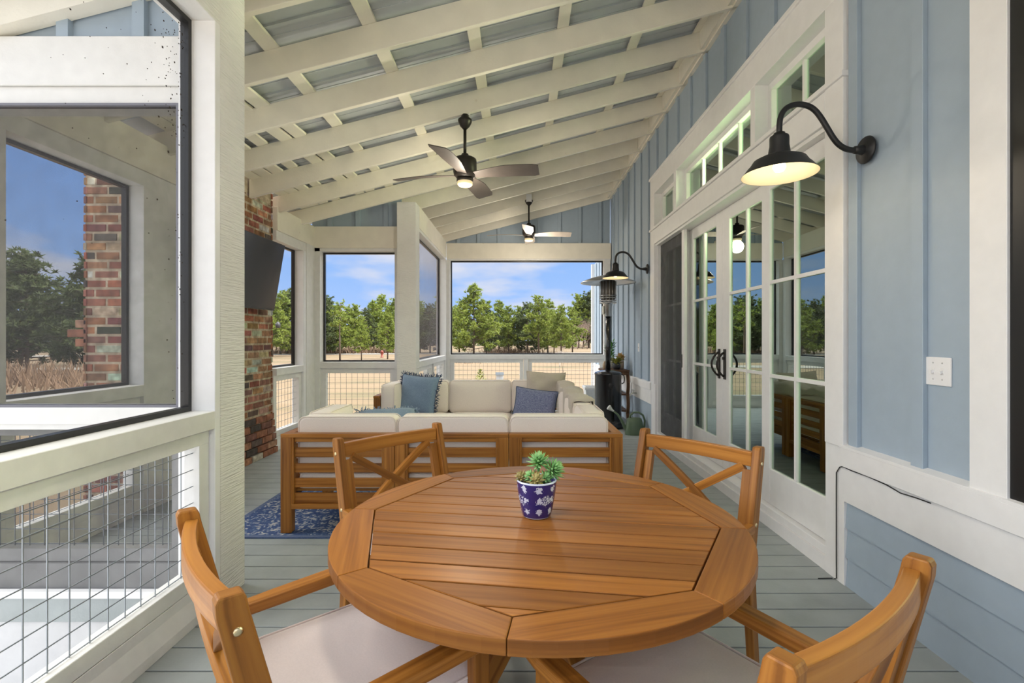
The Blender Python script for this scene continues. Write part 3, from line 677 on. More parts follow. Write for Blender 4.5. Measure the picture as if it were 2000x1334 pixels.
# near window with black frame
w4 = empty('window_4', kind='structure')
rw(WN, 1.809, .735, 2.75, 'window_casing', 1.680, 1.76, 'white', .002); rw(.1, .25, .735, 2.75, 'window_casing', 1.680, 1.76, 'white', .002); rw(.1, 1.809, 2.60, 2.80, 'window_casing', 1.680, 1.76, 'white', .002)
f = MB(); f.box(1.69, 1.78, WN - .06, WN, .722, 2.6); f.box(1.69, 1.78, .25, .30, .722, 2.6); f.box(1.69, 1.78, .30, WN - .06, .722, .79); f.box(1.69, 1.78, .30, WN - .06, 2.54, 2.6); f.box(1.715, 1.75, WN - .10, WN - .06, .79, 2.54)
f.build('window_frame', M['blackframe'], w4, bevel=.003)
MB().box(1.74, 1.744, .30, WN - .06, .79, 2.54).build('glass_pane', M['glass'], w4)
# ---------------------------------------------------------------- kitchen behind the glass
def kb(x0, x1, y0, y1, z0, z1, m, name): return tag(MB().box(x0, x1, y0, y1, z0, z1).build(name, M[m]), kind='structure')
kb(1.86, 7, -1, 9, .02, .06, 'kfloor', 'floor'); kb(1.86, 7, -1, 9, 3.35, 3.4, 'kwall', 'ceiling'); kb(6.9, 7, -1, 9, .06, 3.35, 'kwall', 'wall_kitchen')
kb(1.86, 6.9, 6.55, 6.6, .06, 3.35, 'kwall', 'wall_kitchen'); kb(1.86, 6.9, -1, -.95, .06, 3.35, 'kwall', 'wall_kitchen')
kb(1.55, 9, -3, 11.4, 4.12, 4.22, 'roof', 'ceiling'); kb(7.0, 7.1, -3, 11.2, 0, 4.1, 'blue', 'wall_house')
def cabinet(name, x0, x1, z0, z1, label, drawers):
    c = empty(name, ((x0 + x1) / 2, 5.9 if z0 < 1 else 6.2, z0), label=label, cat='cabinet')
    yf = 5.5 if z0 < 1 else 5.95
    o = MB().box(x0, x1, yf + .02, 6.54, z0, z1).build('cabinet_body', M['cab'], None); o.parent = c; o.location = -c.location
    def add(mb, nm, m, par=c):
        o = mb.build(nm, M[m]); o.parent = par
        o.location = -c.location if par is c else (0, 0, 0); return o
    if drawers:
        zz = [z0 + .06, .34, .58, z1 - .03]
        for i in range(3):
            d_ = add(MB().box(x0 + .02, x1 - .02, yf, yf + .018, zz[i] + .008, zz[i + 1] - .008), 'drawer', 'cab')
            zc = (zz[i] + zz[i + 1]) / 2 + .03
            g = MB(); g.box(x0 + .2, x0 + .42, yf - .035, yf - .023, zc - .006, zc + .006); g.box(x0 + .21, x0 + .22, yf - .025, yf, zc - .005, zc + .005); g.box(x0 + .40, x0 + .41, yf - .025, yf, zc - .005, zc + .005)
            add(g, 'drawer_handle', 'black', d_)
    else:
        xm = (x0 + x1) / 2
        for a, b, hx in ((x0 + .01, xm - .003, xm - .05), (xm + .003, x1 - .01, xm + .05)):
            d_ = add(MB().box(a, b, yf, yf + .018, z0 + .01, z1 - .01), 'cabinet_door', 'cab')
            g = MB(); g.box(hx - .007, hx + .007, yf - .04, yf - .028, z0 + .1, z0 + .28); g.box(hx - .006, hx + .006, yf - .03, yf, z0 + .11, z0 + .12); g.box(hx - .006, hx + .006, yf - .03, yf, z0 + .26, z0 + .27)
            add(g, 'door_handle', 'black', d_)
    return c
cabinet('base_cabinet', 2.95, 3.75, .06, .90, 'pale drawer cabinet under the kitchen counter, seen through the nearest glass door', True)
cabinet('base_cabinet', 3.76, 4.6, .06, .90, 'second drawer cabinet of the kitchen run, farther into the house', True)
cabinet('wall_cabinet', 2.85, 3.75, 2.05, 3.2, 'pale wall cabinet with two black handles above the kitchen counter', False)
o = MB().box(2.9, 4.65, 5.46, 6.53, .902, .94).build('worktop', M['counter']); tag(o, 'pale stone worktop on the kitchen drawer cabinets behind the glass', 'worktop')
for x_, y_ in ((3.0, 1.5), (3.0, 4.2), (5.2, 3.0)):  # added fill lights without fixtures, brightening the room behind the glass
    l = bpy.data.lights.new('kitchen_fill', 'POINT'); l.energy = 300; l.color = (1, .86, .66); l.shadow_soft_size = .15
    lo_ = bpy.data.objects.new('kitchen_fill', l); COL.objects.link(lo_); lo_.location = (x_, y_, 2.75)
# vase with leafy sprig, framed picture on worktop
v = empty('vase', (3.58, 5.75, .941), label='pale vase holding a dark leafy sprig on the kitchen worktop', cat='vase')
MB().lathe([(0, 0), (.045, 0), (.06, .06), (.03, .12), (.035, .15), (.025, .15), (.02, .1), (0, .02)], n=20).build('vase_body', M['counter'], v)
mb = MB()
for i in range(160):
    a = random.random() * 2 * PI; rr = random.random() ** .5 * .20; z = .25 + random.random() * .16; p = Vector((rr * math.cos(a), rr * math.sin(a) * .7, z)); dd = Vector((random.gauss(0, 1), random.gauss(0, 1), random.gauss(0, .5))).normalized() * .035
    e = dd.cross(Vector((0, 0, 1))).normalized() * .012; b = len(mb.v); mb.v += [tuple(p), tuple(p + dd * .5 + e), tuple(p + dd), tuple(p + dd * .5 - e)]; mb.face((b, b + 1, b + 2, b + 3), [(0, 0)] * 4)
for i in range(3): mb.tube([(0, 0, .08), (random.gauss(0, .03), random.gauss(0, .03), .2), (random.gauss(0, .08), random.gauss(0, .06), .33)], .003, 5)
mb.build('sprig', M['needle2'], v)
pf = empty('table_lamp', (3.02, 5.7, .941), label='small table lamp with warm lit shade on the kitchen worktop', cat='lamp')
MB().lathe([(0, 0), (.06, 0), (.06, .015), (.015, .03), (.012, .2), (0, .2)], n=20).build('lamp_base', M['counter'], pf)
MB().lathe([(.11, .18), (.085, .38)], n=24).build('lamp_shade', plain('warm_lit_lampshade', (.8, .7, .5), .8, 0, (1, .72, .32), 1.6), pf)

# ---------------------------------------------------------------- chimney of real bricks
BR = [(.27, .11, .065), (.31, .13, .075), (.22, .09, .06), (.35, .17, .10), (.18, .08, .06), (.30, .12, .07), (.25, .12, .085), (.36, .20, .13), (.33, .14, .08), (.26, .12, .08), (.07, .055, .05), (.48, .44, .39), (.42, .31, .24), (.31, .13, .075), (.13, .09, .08)]
def brickface(mb, P, s0, s1, z0, z1, seed, off0=0):
    rnd = random.Random(seed); z = z0; row = 0
    while z < z1 - .01:
        s = s0 - (.105 if row % 2 else 0) + off0
        while s < s1:
            L_ = .205 + rnd.uniform(-.012, .012)
            a, b = max(s, s0), min(s + L_ - .017, s1)
            if b - a > .02:
                c = rnd.choice(BR); c = tuple(q * rnd.uniform(.8, 1.2) for q in c); dd = rnd.uniform(.004, .012)
                p = P(a, -.02, z + .015); q2 = P(b, dd * .8 - .003, min(z + .0715, z1)); mb.box(p[0], q2[0], p[1], q2[1], p[2], q2[2], col=c)
            s += L_
        z += .0765; row += 1
ch = empty('brick_chimney', (-3.15, 4.72, -.6), label='rustic red brick chimney with the television hung on it', cat='chimney')
XC, Y1, Y2, XO, ZC = -2.786, 3.96, 5.47, -3.58, 3.6
mor = (.44, .36, .26)
mb = MB(); mb.box(XO + .012, XC - .012, Y1 + .012, Y2 - .012, -.6, ZC, col=mor)
brickface(mb, lambda s, d, z: (XC - .012 + d, s, z), Y1, Y2, 0, 2.78, 3)
brickface(mb, lambda s, d, z: (s, Y1 + .012 - d, z), XO, XC, -.6, ZC, 5)
brickface(mb, lambda s, d, z: (s, Y2 - .012 + d, z), XO, XC, -.6, ZC, 9)
brickface(mb, lambda s, d, z: (XO + .012 - d, s, z), Y1, Y2, -.6, ZC, 12)
o = mb.build('chimney_stack', M['brickm'], ch, bevel=.003, segs=1); o.location = -ch.location
mb = MB(); rn = random.Random(4)
for z, dd in ((1.224, .06), (1.301, .125), (1.378, .06)):
    for a in range(7):
        x0 = XO + a * .105; c = rn.choice(BR[:9]); mb.box(max(x0, XO), min(x0 + .098, XC - .002), Y2 - .03, Y2 + dd, z, z + .063, col=c); c = rn.choice(BR[:9])
    for a in range(14):
        y0 = Y1 + a * .109; c = rn.choice(BR[:9]); mb.box(XO - dd, XO + .03, y0, min(y0 + .1, Y2), z, z + .063, col=c)
o = mb.build('corbel_bricks', M['brickm'], ch, bevel=.003, segs=1); o.location = -ch.location
mb = MB(); rn = random.Random(8)
for i, z in enumerate([.002 + .0765 * k for k in range(6)]):
    dd = .05 - .008 * i; y = Y1 - .02 - (.1 if i % 2 else 0)
    while y < Y2 + .0:
        c = rn.choice(BR); mb.box(XC - .01, XC + dd * .6, max(y, Y1 - .02), min(y + .2, Y2 + dd), z, z + .064, col=c); y += .212
    mb.box(XC - .3, XC - .012, Y2 - .02, Y2 + dd, z, z + .064, col=rn.choice(BR[:9]))
o = mb.build('footing_bricks', M['brickm'], ch, bevel=.003, segs=1); o.location = -ch.location

# ================================================================== OUTSIDE
mb = MB(); mb.box(-180, 180, -60, 300, -1.0, -.6); tag(mb.build('ground', M['ground']), kind='structure')
def strip(pts, wdt, z=-.575):
    mb = MB(); mb.rect([(x, y, z) for x, y in pts], wdt, .03); return tag(mb.build('road', M['road']), kind='structure')
strip([(-60, 24), (-30, 29), (-12, 32), (-6, 33.5)], 2.6); strip([(-80, 44), (-30, 56), (0, 62), (14, 60), (60, 50)], 4.5)
MB().box(-7.5, -1.7, -6, 2.39, -.62, -.585).build('floor_patio', M['pad'])['kind'] = 'structure'
# pine trees
def pine(seed, H, spread, dens, bare=.25, mat='needle', tuft=.34, droop=0):
    rn = random.Random(seed); mb = MB(); tr = MB()
    tr.tube([(0, 0, 0), (rn.gauss(0, .03), rn.gauss(0, .03), H * .5), (rn.gauss(0, .06), rn.gauss(0, .06), H * .97)], [H * .017, H * .011, H * .003], 7)
    nb = int(dens)
    for i in range(nb):
        t = bare + (1 - bare) * (i / nb) ** .9; z = H * t
        R = spread * (1 - ((t - bare) / (1 - bare)) ** 1.6) * rn.uniform(.55, 1.1) * (.55 + .45 * min(1, (t - bare) / (.18) + .25)) + .12
        a = rn.random() * 2 * PI; rise = rn.uniform(.05, .35) * R
        e = Vector((R * math.cos(a), R * math.sin(a), z + rise)); s0 = Vector((0, 0, z)); tr.tube([s0, (s0 + e) / 2 + Vector((0, 0, -.04 * R)), e], [H * .005, H * .0035, H * .002], 4)
        for k in range(max(3, int(R * 9))):
            q = rn.uniform(.35, 1.05); c = s0.lerp(e, q) + Vector((rn.gauss(0, .20), rn.gauss(0, .20), rn.gauss(0, .14)))
            for j in range(13):
                d = Vector((rn.gauss(0, 1), rn.gauss(0, 1), rn.gauss(.35, .8))).normalized() * tuft * rn.uniform(.6, 1.1)
                w_ = d.cross(Vector((rn.gauss(0, 1), rn.gauss(0, 1), rn.gauss(0, 1)))).normalized() * tuft * .17
                b = len(mb.v); mb.v += [tuple(c + w_), tuple(c - w_), tuple(c + d)]; mb.face((b, b + 1, b + 2), [(0, 0)] * 3)
    return mb, tr
PROTO = {}
def tree(kind, x, y, sc, rz, label, group=None, cat='tree', name='pine_tree', z=-.6):
    mk, tk = None, None
    if kind not in PROTO:
        spec = dict(a=(1, 6.0, 2.5, 85, .08, 'needle'), b=(2, 6.0, 1.9, 70, .18, 'needle'), c=(3, 6.2, 2.0, 60, .25, 'needle'), d=(4, 6.0, 2.4, 85, .08, 'needle2'), e=(5, 6.0, 1.05, 20, .55, 'needle'))[kind]
        mb, tr = pine(spec[0], spec[1], spec[2], spec[3], spec[4], tuft=.30)
        r = empty(name, (x, y, z)); f = mb.build('foliage', M[spec[5]], r); t = tr.build('trunk', M['trunk'], r); PROTO[kind] = r
    else: r = copy_tree(PROTO[kind])
    r.location = (x, y, z); r.rotation_euler = (0, 0, rz); r.scale = (sc, sc, sc)
    for key in ('label', 'category', 'group'):
        if key in r: del r[key]
    tag(r, label, cat, group); return r
def px(u, Y): return (u - U0) / FPX * Y
tree('a', px(925, 52), 52, 1.26, .3, 'broad full pine at the left side of the back opening')
tree('c', px(1052, 55), 55, 1.08, 1.0, 'tall open pine at the middle of the back opening')
tree('b', px(1096, 50), 50, .88, 2.0, 'tapering pine right of the middle in the back opening')
tree('e', px(664, 40), 40, .82, .5, 'thin pine with bare trunk in the middle opening')
tree('b', px(757, 44), 44, .68, .9, 'small rounded pine by the right edge of the middle opening')
tree('c', px(706, 42), 42, .50, 2.2, 'slim young pine at the centre of the middle opening')
tree('e', px(587, 46), 46, .80, 1.2, 'thin pine at the right edge of the window beside the chimney')
k_ = 0
rn = random.Random(21)
G1 = 'pines in the tree line beyond the yard'
for u, Y, sc in [(880, 60, .95), (897, 66, 1.0), (950, 58, .95), (975, 64, 1.0), (993, 60, .9), (1012, 66, 1.0), (1030, 60, .95), (1070, 62, 1.0), (1082, 58, .8), (1118, 66, .85),
                 (640, 62, 1.05), (655, 58, .95), (680, 66, .95), (693, 60, .85), (715, 70, 1.0), (730, 76, 1.25), (745, 80, 1.4), (768, 74, 1.2), (628, 56, 1.1),
                 (532, 50, .85), (548, 56, 1.05), (560, 60, 1.1), (574, 58, 1.15), (540, 66, 1.0), (600, 60, 1.1),
                 (1130, 95, 1.5), (1150, 95, 1.6), (1165, 100, 1.6), (1140, 110, 1.7), (860, 62, 1.0), (840, 60, 1.0), (820, 64, 1.0), (800, 60, 1.0), (1185, 98, 1.6), (500, 56, 1.0), (470, 60, 1.1)]:
    k_ += 1; tree('abcd'[k_ % 4], px(u, Y), Y, sc * 1.08 * rn.uniform(.93, 1.07), rn.random() * 6, 'green pine standing in the tree line beyond the dry yard', G1)
G2 = 'pines behind the front screen on the left'
for x, y, sc in [(-23, 26, 1.05), (-27.5, 27, 1.1), (-31, 27, .95), (-20.5, 24.5, .85), (-34, 33, 1.3), (-26, 33, 1.2), (-40, 32, 1.2), (-45, 36, 1.4), (-52, 30, 1.4), (-38, 24, 1.0), (-60, 40, 1.6)]:
    tree('d', x, y, sc, rn.random() * 6, 'dark pine beyond the yard seen through the front screen on the left', G2)
G3 = 'pines reflected in the glass doors'
for a in range(26):
    th = PI * (.50 + .019 * a); tree('abcd'[a % 4], -60 + rn.uniform(-6, 6), 40 - a * 4.2, 1.15 * rn.uniform(.85, 1.25), rn.random() * 6, 'pine off to the left of the porch, mirrored in the door glass', G3)
# bare trees and brush
def bare(seed, H, col='twig'):
    rn = random.Random(seed); mb = MB()
    def grow(p, d, l, r, n):
        q_ = p + d * l; mb.tube([p, (p + q_) / 2 + Vector((rn.gauss(0, .03), rn.gauss(0, .03), 0)) * l, q_], [r, r * .8, r * .62], 4)
        if n:
            for k in range(3 if n > 1 else 4):
                dd = (d + Vector((rn.gauss(0, .5), rn.gauss(0, .5), rn.gauss(.15, .3)))).normalized(); grow(q_, dd, l * rn.uniform(.6, .85), r * .6, n - 1)
    for k in range(3): grow(Vector((0, 0, 0)), Vector((rn.gauss(0, .25), rn.gauss(0, .25), 1)).normalized(), H * .30, H * .008, 5)
    return mb
r0 = empty('bare_tree', (px(1093, 32), 32, -.6), label='small pale leafless shrub tree low in the back opening', cat='tree'); bare(3, 1.15).build('branches', paint('pale_bark', (.6, .55, .5), .9), r0)
bt = bare(8, 5.5).build('bare_tree', M['twig']); G4 = 'leafless trees by the far wood edge'
for i, (u, Y, sc) in enumerate([(1128, 85, 1.0), (1138, 88, 1.1), (1147, 84, .9), (1120, 90, .8), (700, 90, .8), (755, 96, .9)]):
    o = bt if i == 0 else bt.copy()
    if i: COL.objects.link(o)
    o.location = (px(u, Y), Y, -.6); o.scale = (sc,) * 3; o.rotation_euler = (0, 0, i * 1.3); tag(o, 'leafless tree with reddish twigs at the far wood edge', 'tree', G4)
def brushmesh(seed, w, h, n=260):
    rn = random.Random(seed); mb = MB()
    for i in range(n):
        p = Vector((rn.gauss(0, w), rn.gauss(0, w * .5), 0)); d = Vector((rn.gauss(0, .35), rn.gauss(0, .35), 1)) * h * rn.uniform(.4, 1); e = Vector((.03, 0, 0))
        b = len(mb.v); mb.v += [tuple(p - e), tuple(p + e), tuple(p + d)]; mb.face((b, b + 1, b + 2), [(0, 0)] * 3)
    return mb
bs = brushmesh(4, 1.6, .9).build('dry_shrub', M['brush']); G5 = 'dry brown brush along the field edge'
pos = [(px(u, 62), 62, 1.2) for u in (640, 668, 690, 720, 742, 530, 560, 590, 960, 985, 1010, 1075)] + [(px(u, 38), 38, .6) for u in (890, 930, 1100, 1140)] + [(-18, 20, 1.1), (-20, 21, 1.3), (-22.5, 22, 1.2), (-25, 22, 1.2), (-16.5, 19, 1.0), (-28, 24, 1.4)]
for i, (x, y, s) in enumerate(pos):
    o = bs if i == 0 else bs.copy()
    if i: COL.objects.link(o)
    o.location = (x, y, -.6); o.scale = (s,) * 3; o.rotation_euler = (0, 0, i); tag(o, 'clump of dry brown brush at the edge of the field', 'shrub', G5)
# forest mass far behind
fm = MB(); rnf = random.Random(2)
for i in range(9000):
    th = rnf.uniform(-1.25, .75); R = rnf.uniform(118, 140); x = R * math.sin(th); y = R * math.cos(th); z = -.6 + rnf.random() ** .8 * (4.5 + 1.5 * math.sin(th * 23) + 1.0 * math.sin(th * 61))
    d = Vector((rnf.gauss(0, 1), rnf.gauss(0, 1), rnf.gauss(.3, .7))).normalized() * 1.5; w_ = d.cross(Vector((rnf.gauss(0, 1), rnf.gauss(0, 1), rnf.gauss(0, 1)))).normalized() * .5
    b = len(fm.v); fm.v += [(x + w_.x, y + w_.y, z + w_.z), (x - w_.x, y - w_.y, z - w_.z), (x + d.x, y + d.y, z + d.z)]; fm.face((b, b + 1, b + 2), [(0, 0)] * 3)
o = fm.build('distant_forest', M['needle2']); tag(o, 'continuous green wood closing the view far behind the yard', 'forest', kind='stuff')
# small things in the yard
o = empty('utility_pedestal', (px(976, 20), 20, -.6), label='grey metal utility box standing in the yard behind the sofa', cat='utility box')
MB().box(-.14, .14, -.12, .12, 0, .38).build('box_body', M['roof'], o); P = [((-.17, .17)[k & 1], (-.15, .15)[(k >> 1) & 1], (.38, [.50, .44][(k >> 1) & 1])[(k >> 2) & 1]) for k in range(8)]
MB().hexa(P).build('box_lid', plain('blue_grey_metal', (.35, .42, .5), .4, .5), o)
o = empty('fire_hydrant', (px(746, 48), 48, -.6), label='small red fire hydrant beyond the lawn in the middle opening', cat='hydrant')
MB().lathe([(0, 0), (.16, 0), (.16, .06), (.11, .08), (.11, .5), (.15, .52), (.13, .62), (.05, .70), (0, .72)], n=12).build('hydrant_body', plain('red_paint', (.22, .04, .025), .5), o)
MB().tube([(-.2, 0, .42), (.2, 0, .42)], .05, 8).build('hydrant_outlets', plain('red_paint_dark', (.2, .035, .02), .5), o)
o = empty('lamp_post', (px(543, 24), 24, -.6), label='thin dark lamp post standing beyond the window beside the chimney', cat='lamp post')
MB().tube([(0, 0, 0), (0, 0, 2.4)], .045, 8).build('pole', M['clay'], o); MB().lathe([(0, 2.4), (.10, 2.42), (.12, 2.6), (.03, 2.72), (0, 2.72)], n=12).build('lantern', M['clay'], o)
o = empty('young_shrub', (px(938, 18), 18, -.6), label='small yellow green shrub in the yard behind the far sofa', cat='shrub')
mb = MB(); rn = random.Random(5)
for i in range(260):
    t = rn.random(); a = rn.random() * 7; r = .36 * (1 - t) * rn.random() ** .4; p = Vector((r * math.cos(a), r * math.sin(a), .08 + .62 * t)); d = Vector((math.cos(a), math.sin(a), .8)) * .09; e = d.cross(Vector((0, 0, 1))).normalized() * .02
    b = len(mb.v); mb.v += [tuple(p), tuple(p + d * .5 + e), tuple(p + d), tuple(p + d * .5 - e)]; mb.face((b, b + 1, b + 2, b + 3), [(0, 0)] * 4)
mb.build('foliage', M['leafy'], o); MB().tube([(0, 0, 0), (0, 0, .5)], .012, 5).build('stem', M['trunk'], o)
o = MB().tube([(0, 0, 0), (.02, 0, .5), (.10, 0, .95), (.05, .02, 1.3)], [.012, .01, .008, .004], 5).build('bare_sapling', M['trunk'], loc=(px(1093, 12), 12, -.6)); tag(o, 'single bare sapling stem just outside the back railing', 'sapling')
# ================================================================== DINING TABLE
TX, TY, TZ, TR = .060, 1.489, .738, .605
tb = empty('dining_table', (TX, TY, 0), label='round acacia wood dining table with slatted centre in the foreground', cat='table')
RO = .535; va = [math.radians(-8 + 45 * k) for k in range(8)]; TH = .034
def pol(r, a): return (r * math.cos(a), r * math.sin(a))
for k in range(8):
    a0, a1 = va[k], va[(k + 1) % 8] if k < 7 else va[0] + 2 * PI
    if a1 < a0: a1 += 2 * PI
    g = .0012; poly = [pol(RO, a0 + g), pol(TR, a0 + g)] + [pol(TR, a0 + g + (a1 - a0 - 2 * g) * t / 10) for t in range(1, 11)] + [pol(RO, a1 - g)]
    am = (a0 + a1) / 2
    MB().prism(poly, TZ - TH, TZ, udir=am + PI / 2).build('rim_segment', M['tablewood'], tb, bevel=.0025)
def clip(poly, nx, ny, c):      # keep nx*x+ny*y <= c
    out_ = []
    for i in range(len(poly)):
        p, q_ = poly[i], poly[(i + 1) % len(poly)]; dp = nx * p[0] + ny * p[1] - c; dq = nx * q_[0] + ny * q_[1] - c
        if dp <= 0: out_.append(p)
        if dp * dq < 0: t = dp / (dp - dq); out_.append((p[0] + (q_[0] - p[0]) * t, p[1] + (q_[1] - p[1]) * t))
    return out_
oct_ = [pol(RO - .0045, a) for a in va]; sa_ = math.radians(-8); nx, ny = -math.sin(sa_), math.cos(sa_); pw = .0835
k = -7
for k in range(-7, 7):
    lo, hi = k * pw + .0027, (k + 1) * pw - .0027
    pp = clip(clip(oct_, nx, ny, hi), -nx, -ny, -lo)
    if len(pp) > 2: MB().prism(pp, TZ - TH + .004, TZ - .001, udir=sa_).build('tabletop_slat', M['tablewood'], tb, bevel=.0018)
mb = MB()
for a in (0, PI / 2):
    c, s = math.cos(a + .6), math.sin(a + .6); mb.bar((-c * .5, -s * .5, TZ - TH - .03), (c * .5, s * .5, TZ - TH - .03), .06, .05)
mb.build('apron_beam', M['wood'], tb, bevel=.003)
for k in range(4):
    a = .6 + k * PI / 2; c, s = math.cos(a), math.sin(a)
    MB().rect([(c * .42, s * .42, .024), (c * .30, s * .30, .20), (c * .12, s * .12, .42), (c * .20, s * .20, .58), (c * .36, s * .36, TZ - TH - .058)], .055, .07, ups=[(c, s, .3)] * 5).build('leg', M['wood'], tb, bevel=.004)
MB().box(-.07, .07, -.07, .07, .38, .46).build('leg_hub', M['wood'], tb, bevel=.004)

# ================================================================== DINING CHAIRS
W2 = .26
def lean(z): return .10 * max(0, (.86 - z) / .43) if z > .43 else .10
def make_chair():
    r = empty('dining_armchair')
    # back posts / rear legs
    for s in (-1, 1):
        zs = [.0, .15, .30, .43, .55, .66, .76, .83]; pts = [(s * W2, (lean(z) + (-.05 * (1 - z / .43) if z < .43 else 0)), z) for z in zs]
        mb = MB(); n = len(pts)
        b = len(mb.v); hw = .016
        prof = []
        for (x, y, z), dpt in zip(pts, [.044, .048, .054, .060, .058, .055, .052, .050]): prof.append((x, y, z, dpt))
        x, y, z, dpt = prof[-1]; prof += [(x, y - .003, .853, .047), (x, y - .004, .864, .036)]
        for x, y, z, dpt in prof:
            for dx, dy in ((-hw, -dpt / 2), (hw, -dpt / 2), (hw, dpt / 2), (-hw, dpt / 2)): mb.v.append((x + dx, y + dy, z))
        for i in range(len(prof) - 1):
            for j in range(4):
                j2 = (j + 1) % 4; mb.face((i * 4 + j, i * 4 + j2, (i + 1) * 4 + j2, (i + 1) * 4 + j), [(prof[i][2] + s * 3, j * .05), (prof[i][2] + s * 3, j * .05 + .05), (prof[i + 1][2] + s * 3, j * .05 + .05), (prof[i + 1][2] + s * 3, j * .05)])
        mb.face((3, 2, 1, 0), [(0, 0)] * 4); m_ = len(prof) * 4; mb.face((m_ - 4, m_ - 3, m_ - 2, m_ - 1), [(.3, .1), (.3, .12), (.32, .12), (.32, .1)])
        lg = mb.build('back_leg', M['wood'], r, bevel=.004)
        for z in (.80, .575):
            sc = MB(); sc.lathe([(0, .0032), (.004, .003), (.0075, .002), (.008, 0), (.0085, -.003)], (s * (W2 + hw + .0005), lean(z), z), 14, R=Matrix.Rotation(s * PI / 2, 3, 'Y'))
            sc.build('screw', M['brass'], lg)
        # front leg, arm
        MB().rect([(s * W2, .53, 0), (s * W2, .525, .25), (s * W2, .52, .562)], .032, .046, ups=[(0, 1, 0)] * 3).build('front_leg', M['wood'], r, bevel=.004)
        ap = [(s * (W2 + .005), .085, .566), (s * (W2 + .008), .2, .570), (s * (W2 + .010), .38, .577), (s * (W2 + .008), .52, .580), (s * (W2 + .006), .585, .580)]
        mb = MB(); wd = [.034, .044, .050, .050, .034]
        for (x, y, z), wv in zip(ap, wd):
            for dx, dz in ((-wv / 2, -.017), (wv / 2, -.017), (wv / 2, .017), (-wv / 2, .017)): mb.v.append((x + dx, y, z + dz))
        for i in range(4):
            for j in range(4):
                j2 = (j + 1) % 4; mb.face((i * 4 + j2, i * 4 + j, (i + 1) * 4 + j, (i + 1) * 4 + j2), [(ap[i][1] + s * 2, j * .06 + .06), (ap[i][1] + s * 2, j * .06), (ap[i + 1][1] + s * 2, j * .06), (ap[i + 1][1] + s * 2, j * .06 + .06)])
        mb.face((0, 1, 2, 3), [(0, 0), (.04, 0), (.04, .03), (0, .03)]); mb.face((19, 18, 17, 16), [(0, 0), (.04, 0), (.04, .03), (0, .03)])
        mb.build('armrest', M['wood'], r, bevel=.006, segs=3)
        MB().bar((s * W2, .10, .405), (s * W2, .51, .405), .026, .05).build('side_rail', M['wood'], r, bevel=.003)
    BOW = .027
    def S(x, z): return (x, lean(z) - BOW * (1 - (x / (W2 - .015)) ** 2), z)
    xs = [-.244 + .488 * i / 14 for i in range(15)]
    MB().rect([S(x, .812) for x in xs], .028, .058).build('top_rail', M['wood'], r, bevel=.003)
    MB().rect([S(x, .487) for x in xs], .024, .045).build('lower_rail', M['wood'], r, bevel=.003)
    for s in (-1, 1):
        zz = [.50, .6, .7, .768]; MB().rect([(s * .224, lean(z) - .008, z) for z in zz], .036, .024, ups=[(0, 1, 0)] * 4).build('back_stile', M['wood'], r, bevel=.002)
        pts = []
        for i in range(13):
            t = i / 12; x = s * (-.205 + .41 * t); z = .505 + .275 * t; p = S(x, z); pts.append((p[0], p[1] + s * .004, p[2]))
        MB().rect(pts, .016 if s > 0 else .020, .034).build('cross_brace', M['wood'], r, bevel=.002)
    MB().bar((-.245, .50, .405), (.245, .50, .405), .026, .05).build('front_rail', M['wood'], r, bevel=.003)
    MB().bar((-.245, .11, .405), (.245, .11, .405), .026, .05).build('rear_rail', M['wood'], r, bevel=.003)
    for i in range(6): MB().box(-.245, .245, .14 + i * .064, .14 + i * .064 + .05, .418, .432).build('seat_slat', M['wood'], r)
    cushion_mesh(.49, .46, .055, .018, (0, .345, .433), M['seatc'], 'seat_cushion', r, corner=.05)
    return r
def cushion_mesh(w, d, h, puff, loc, mat, name, parent, corner=.04, n=14, rot=None, piping=True, wr=0, seed=0):
    """box cushion with rounded corners and a soft bulging top; loc = centre of its underside"""
    rn = random.Random(seed); mb = MB()
    def rc(t, N=6):
        out_ = []
        for cx, cy, a0 in ((w / 2 - corner, d / 2 - corner, 0), (-w / 2 + corner, d / 2 - corner, 90), (-w / 2 + corner, -d / 2 + corner, 180), (w / 2 - corner, -d / 2 + corner, 270)):
            for i in range(N + 1):
                a = math.radians(a0 + 90 * i / N); out_.append((cx + corner * math.cos(a), cy + corner * math.sin(a)))
        return out_
    ring = rc(0); m = len(ring)
    prof = [(.965, .0), (.99, .006), (1.0, h * .25), (1.0, h * .75), (.99, h - .006), (.965, h), (.85, h + puff * .45), (.6, h + puff * .85), (.3, h + puff), (.0001, h + puff)]
    wv = [rn.uniform(-1, 1) for _ in range(40)]
    for sc, z in prof:
        for (x, y) in ring:
            dz = wr * (math.sin(x * 23 + wv[0] * 6) * math.cos(y * 19 + wv[1] * 6) + .6 * math.sin(x * 47 + y * 31 + wv[2] * 6)) if z > h * .5 else 0
            mb.v.append((x * sc if sc < .96 else x - (1 - sc) * .35 * (1 if x > 0 else -1), y * sc if sc < .96 else y - (1 - sc) * .35 * (1 if y > 0 else -1), z + dz * min(1, sc * 1.2)))
    for i in range(len(prof) - 1):
        for j in range(m):
            j2 = (j + 1) % m; mb.face((i * m + j, i * m + j2, (i + 1) * m + j2, (i + 1) * m + j), [(0, 0)] * 4, smooth=True)
    mb.face(tuple(reversed(range(m))), [(0, 0)] * m)
    o = mb.build(name, mat, parent); o.location = loc
    if rot: o.rotation_euler = rot
    if piping:
        pb = MB(); pts = [(x, y, h - .004) for x, y in ring]; pts.append(pts[0]); pb.tube(pts, .0032, 6, cap=False); pts2 = [(x, y, .004) for x, y, z in pts]; pb.tube(pts2, .0032, 6, cap=False)
        pb.build('piping', mat, o)
    return o
ch0 = make_chair()
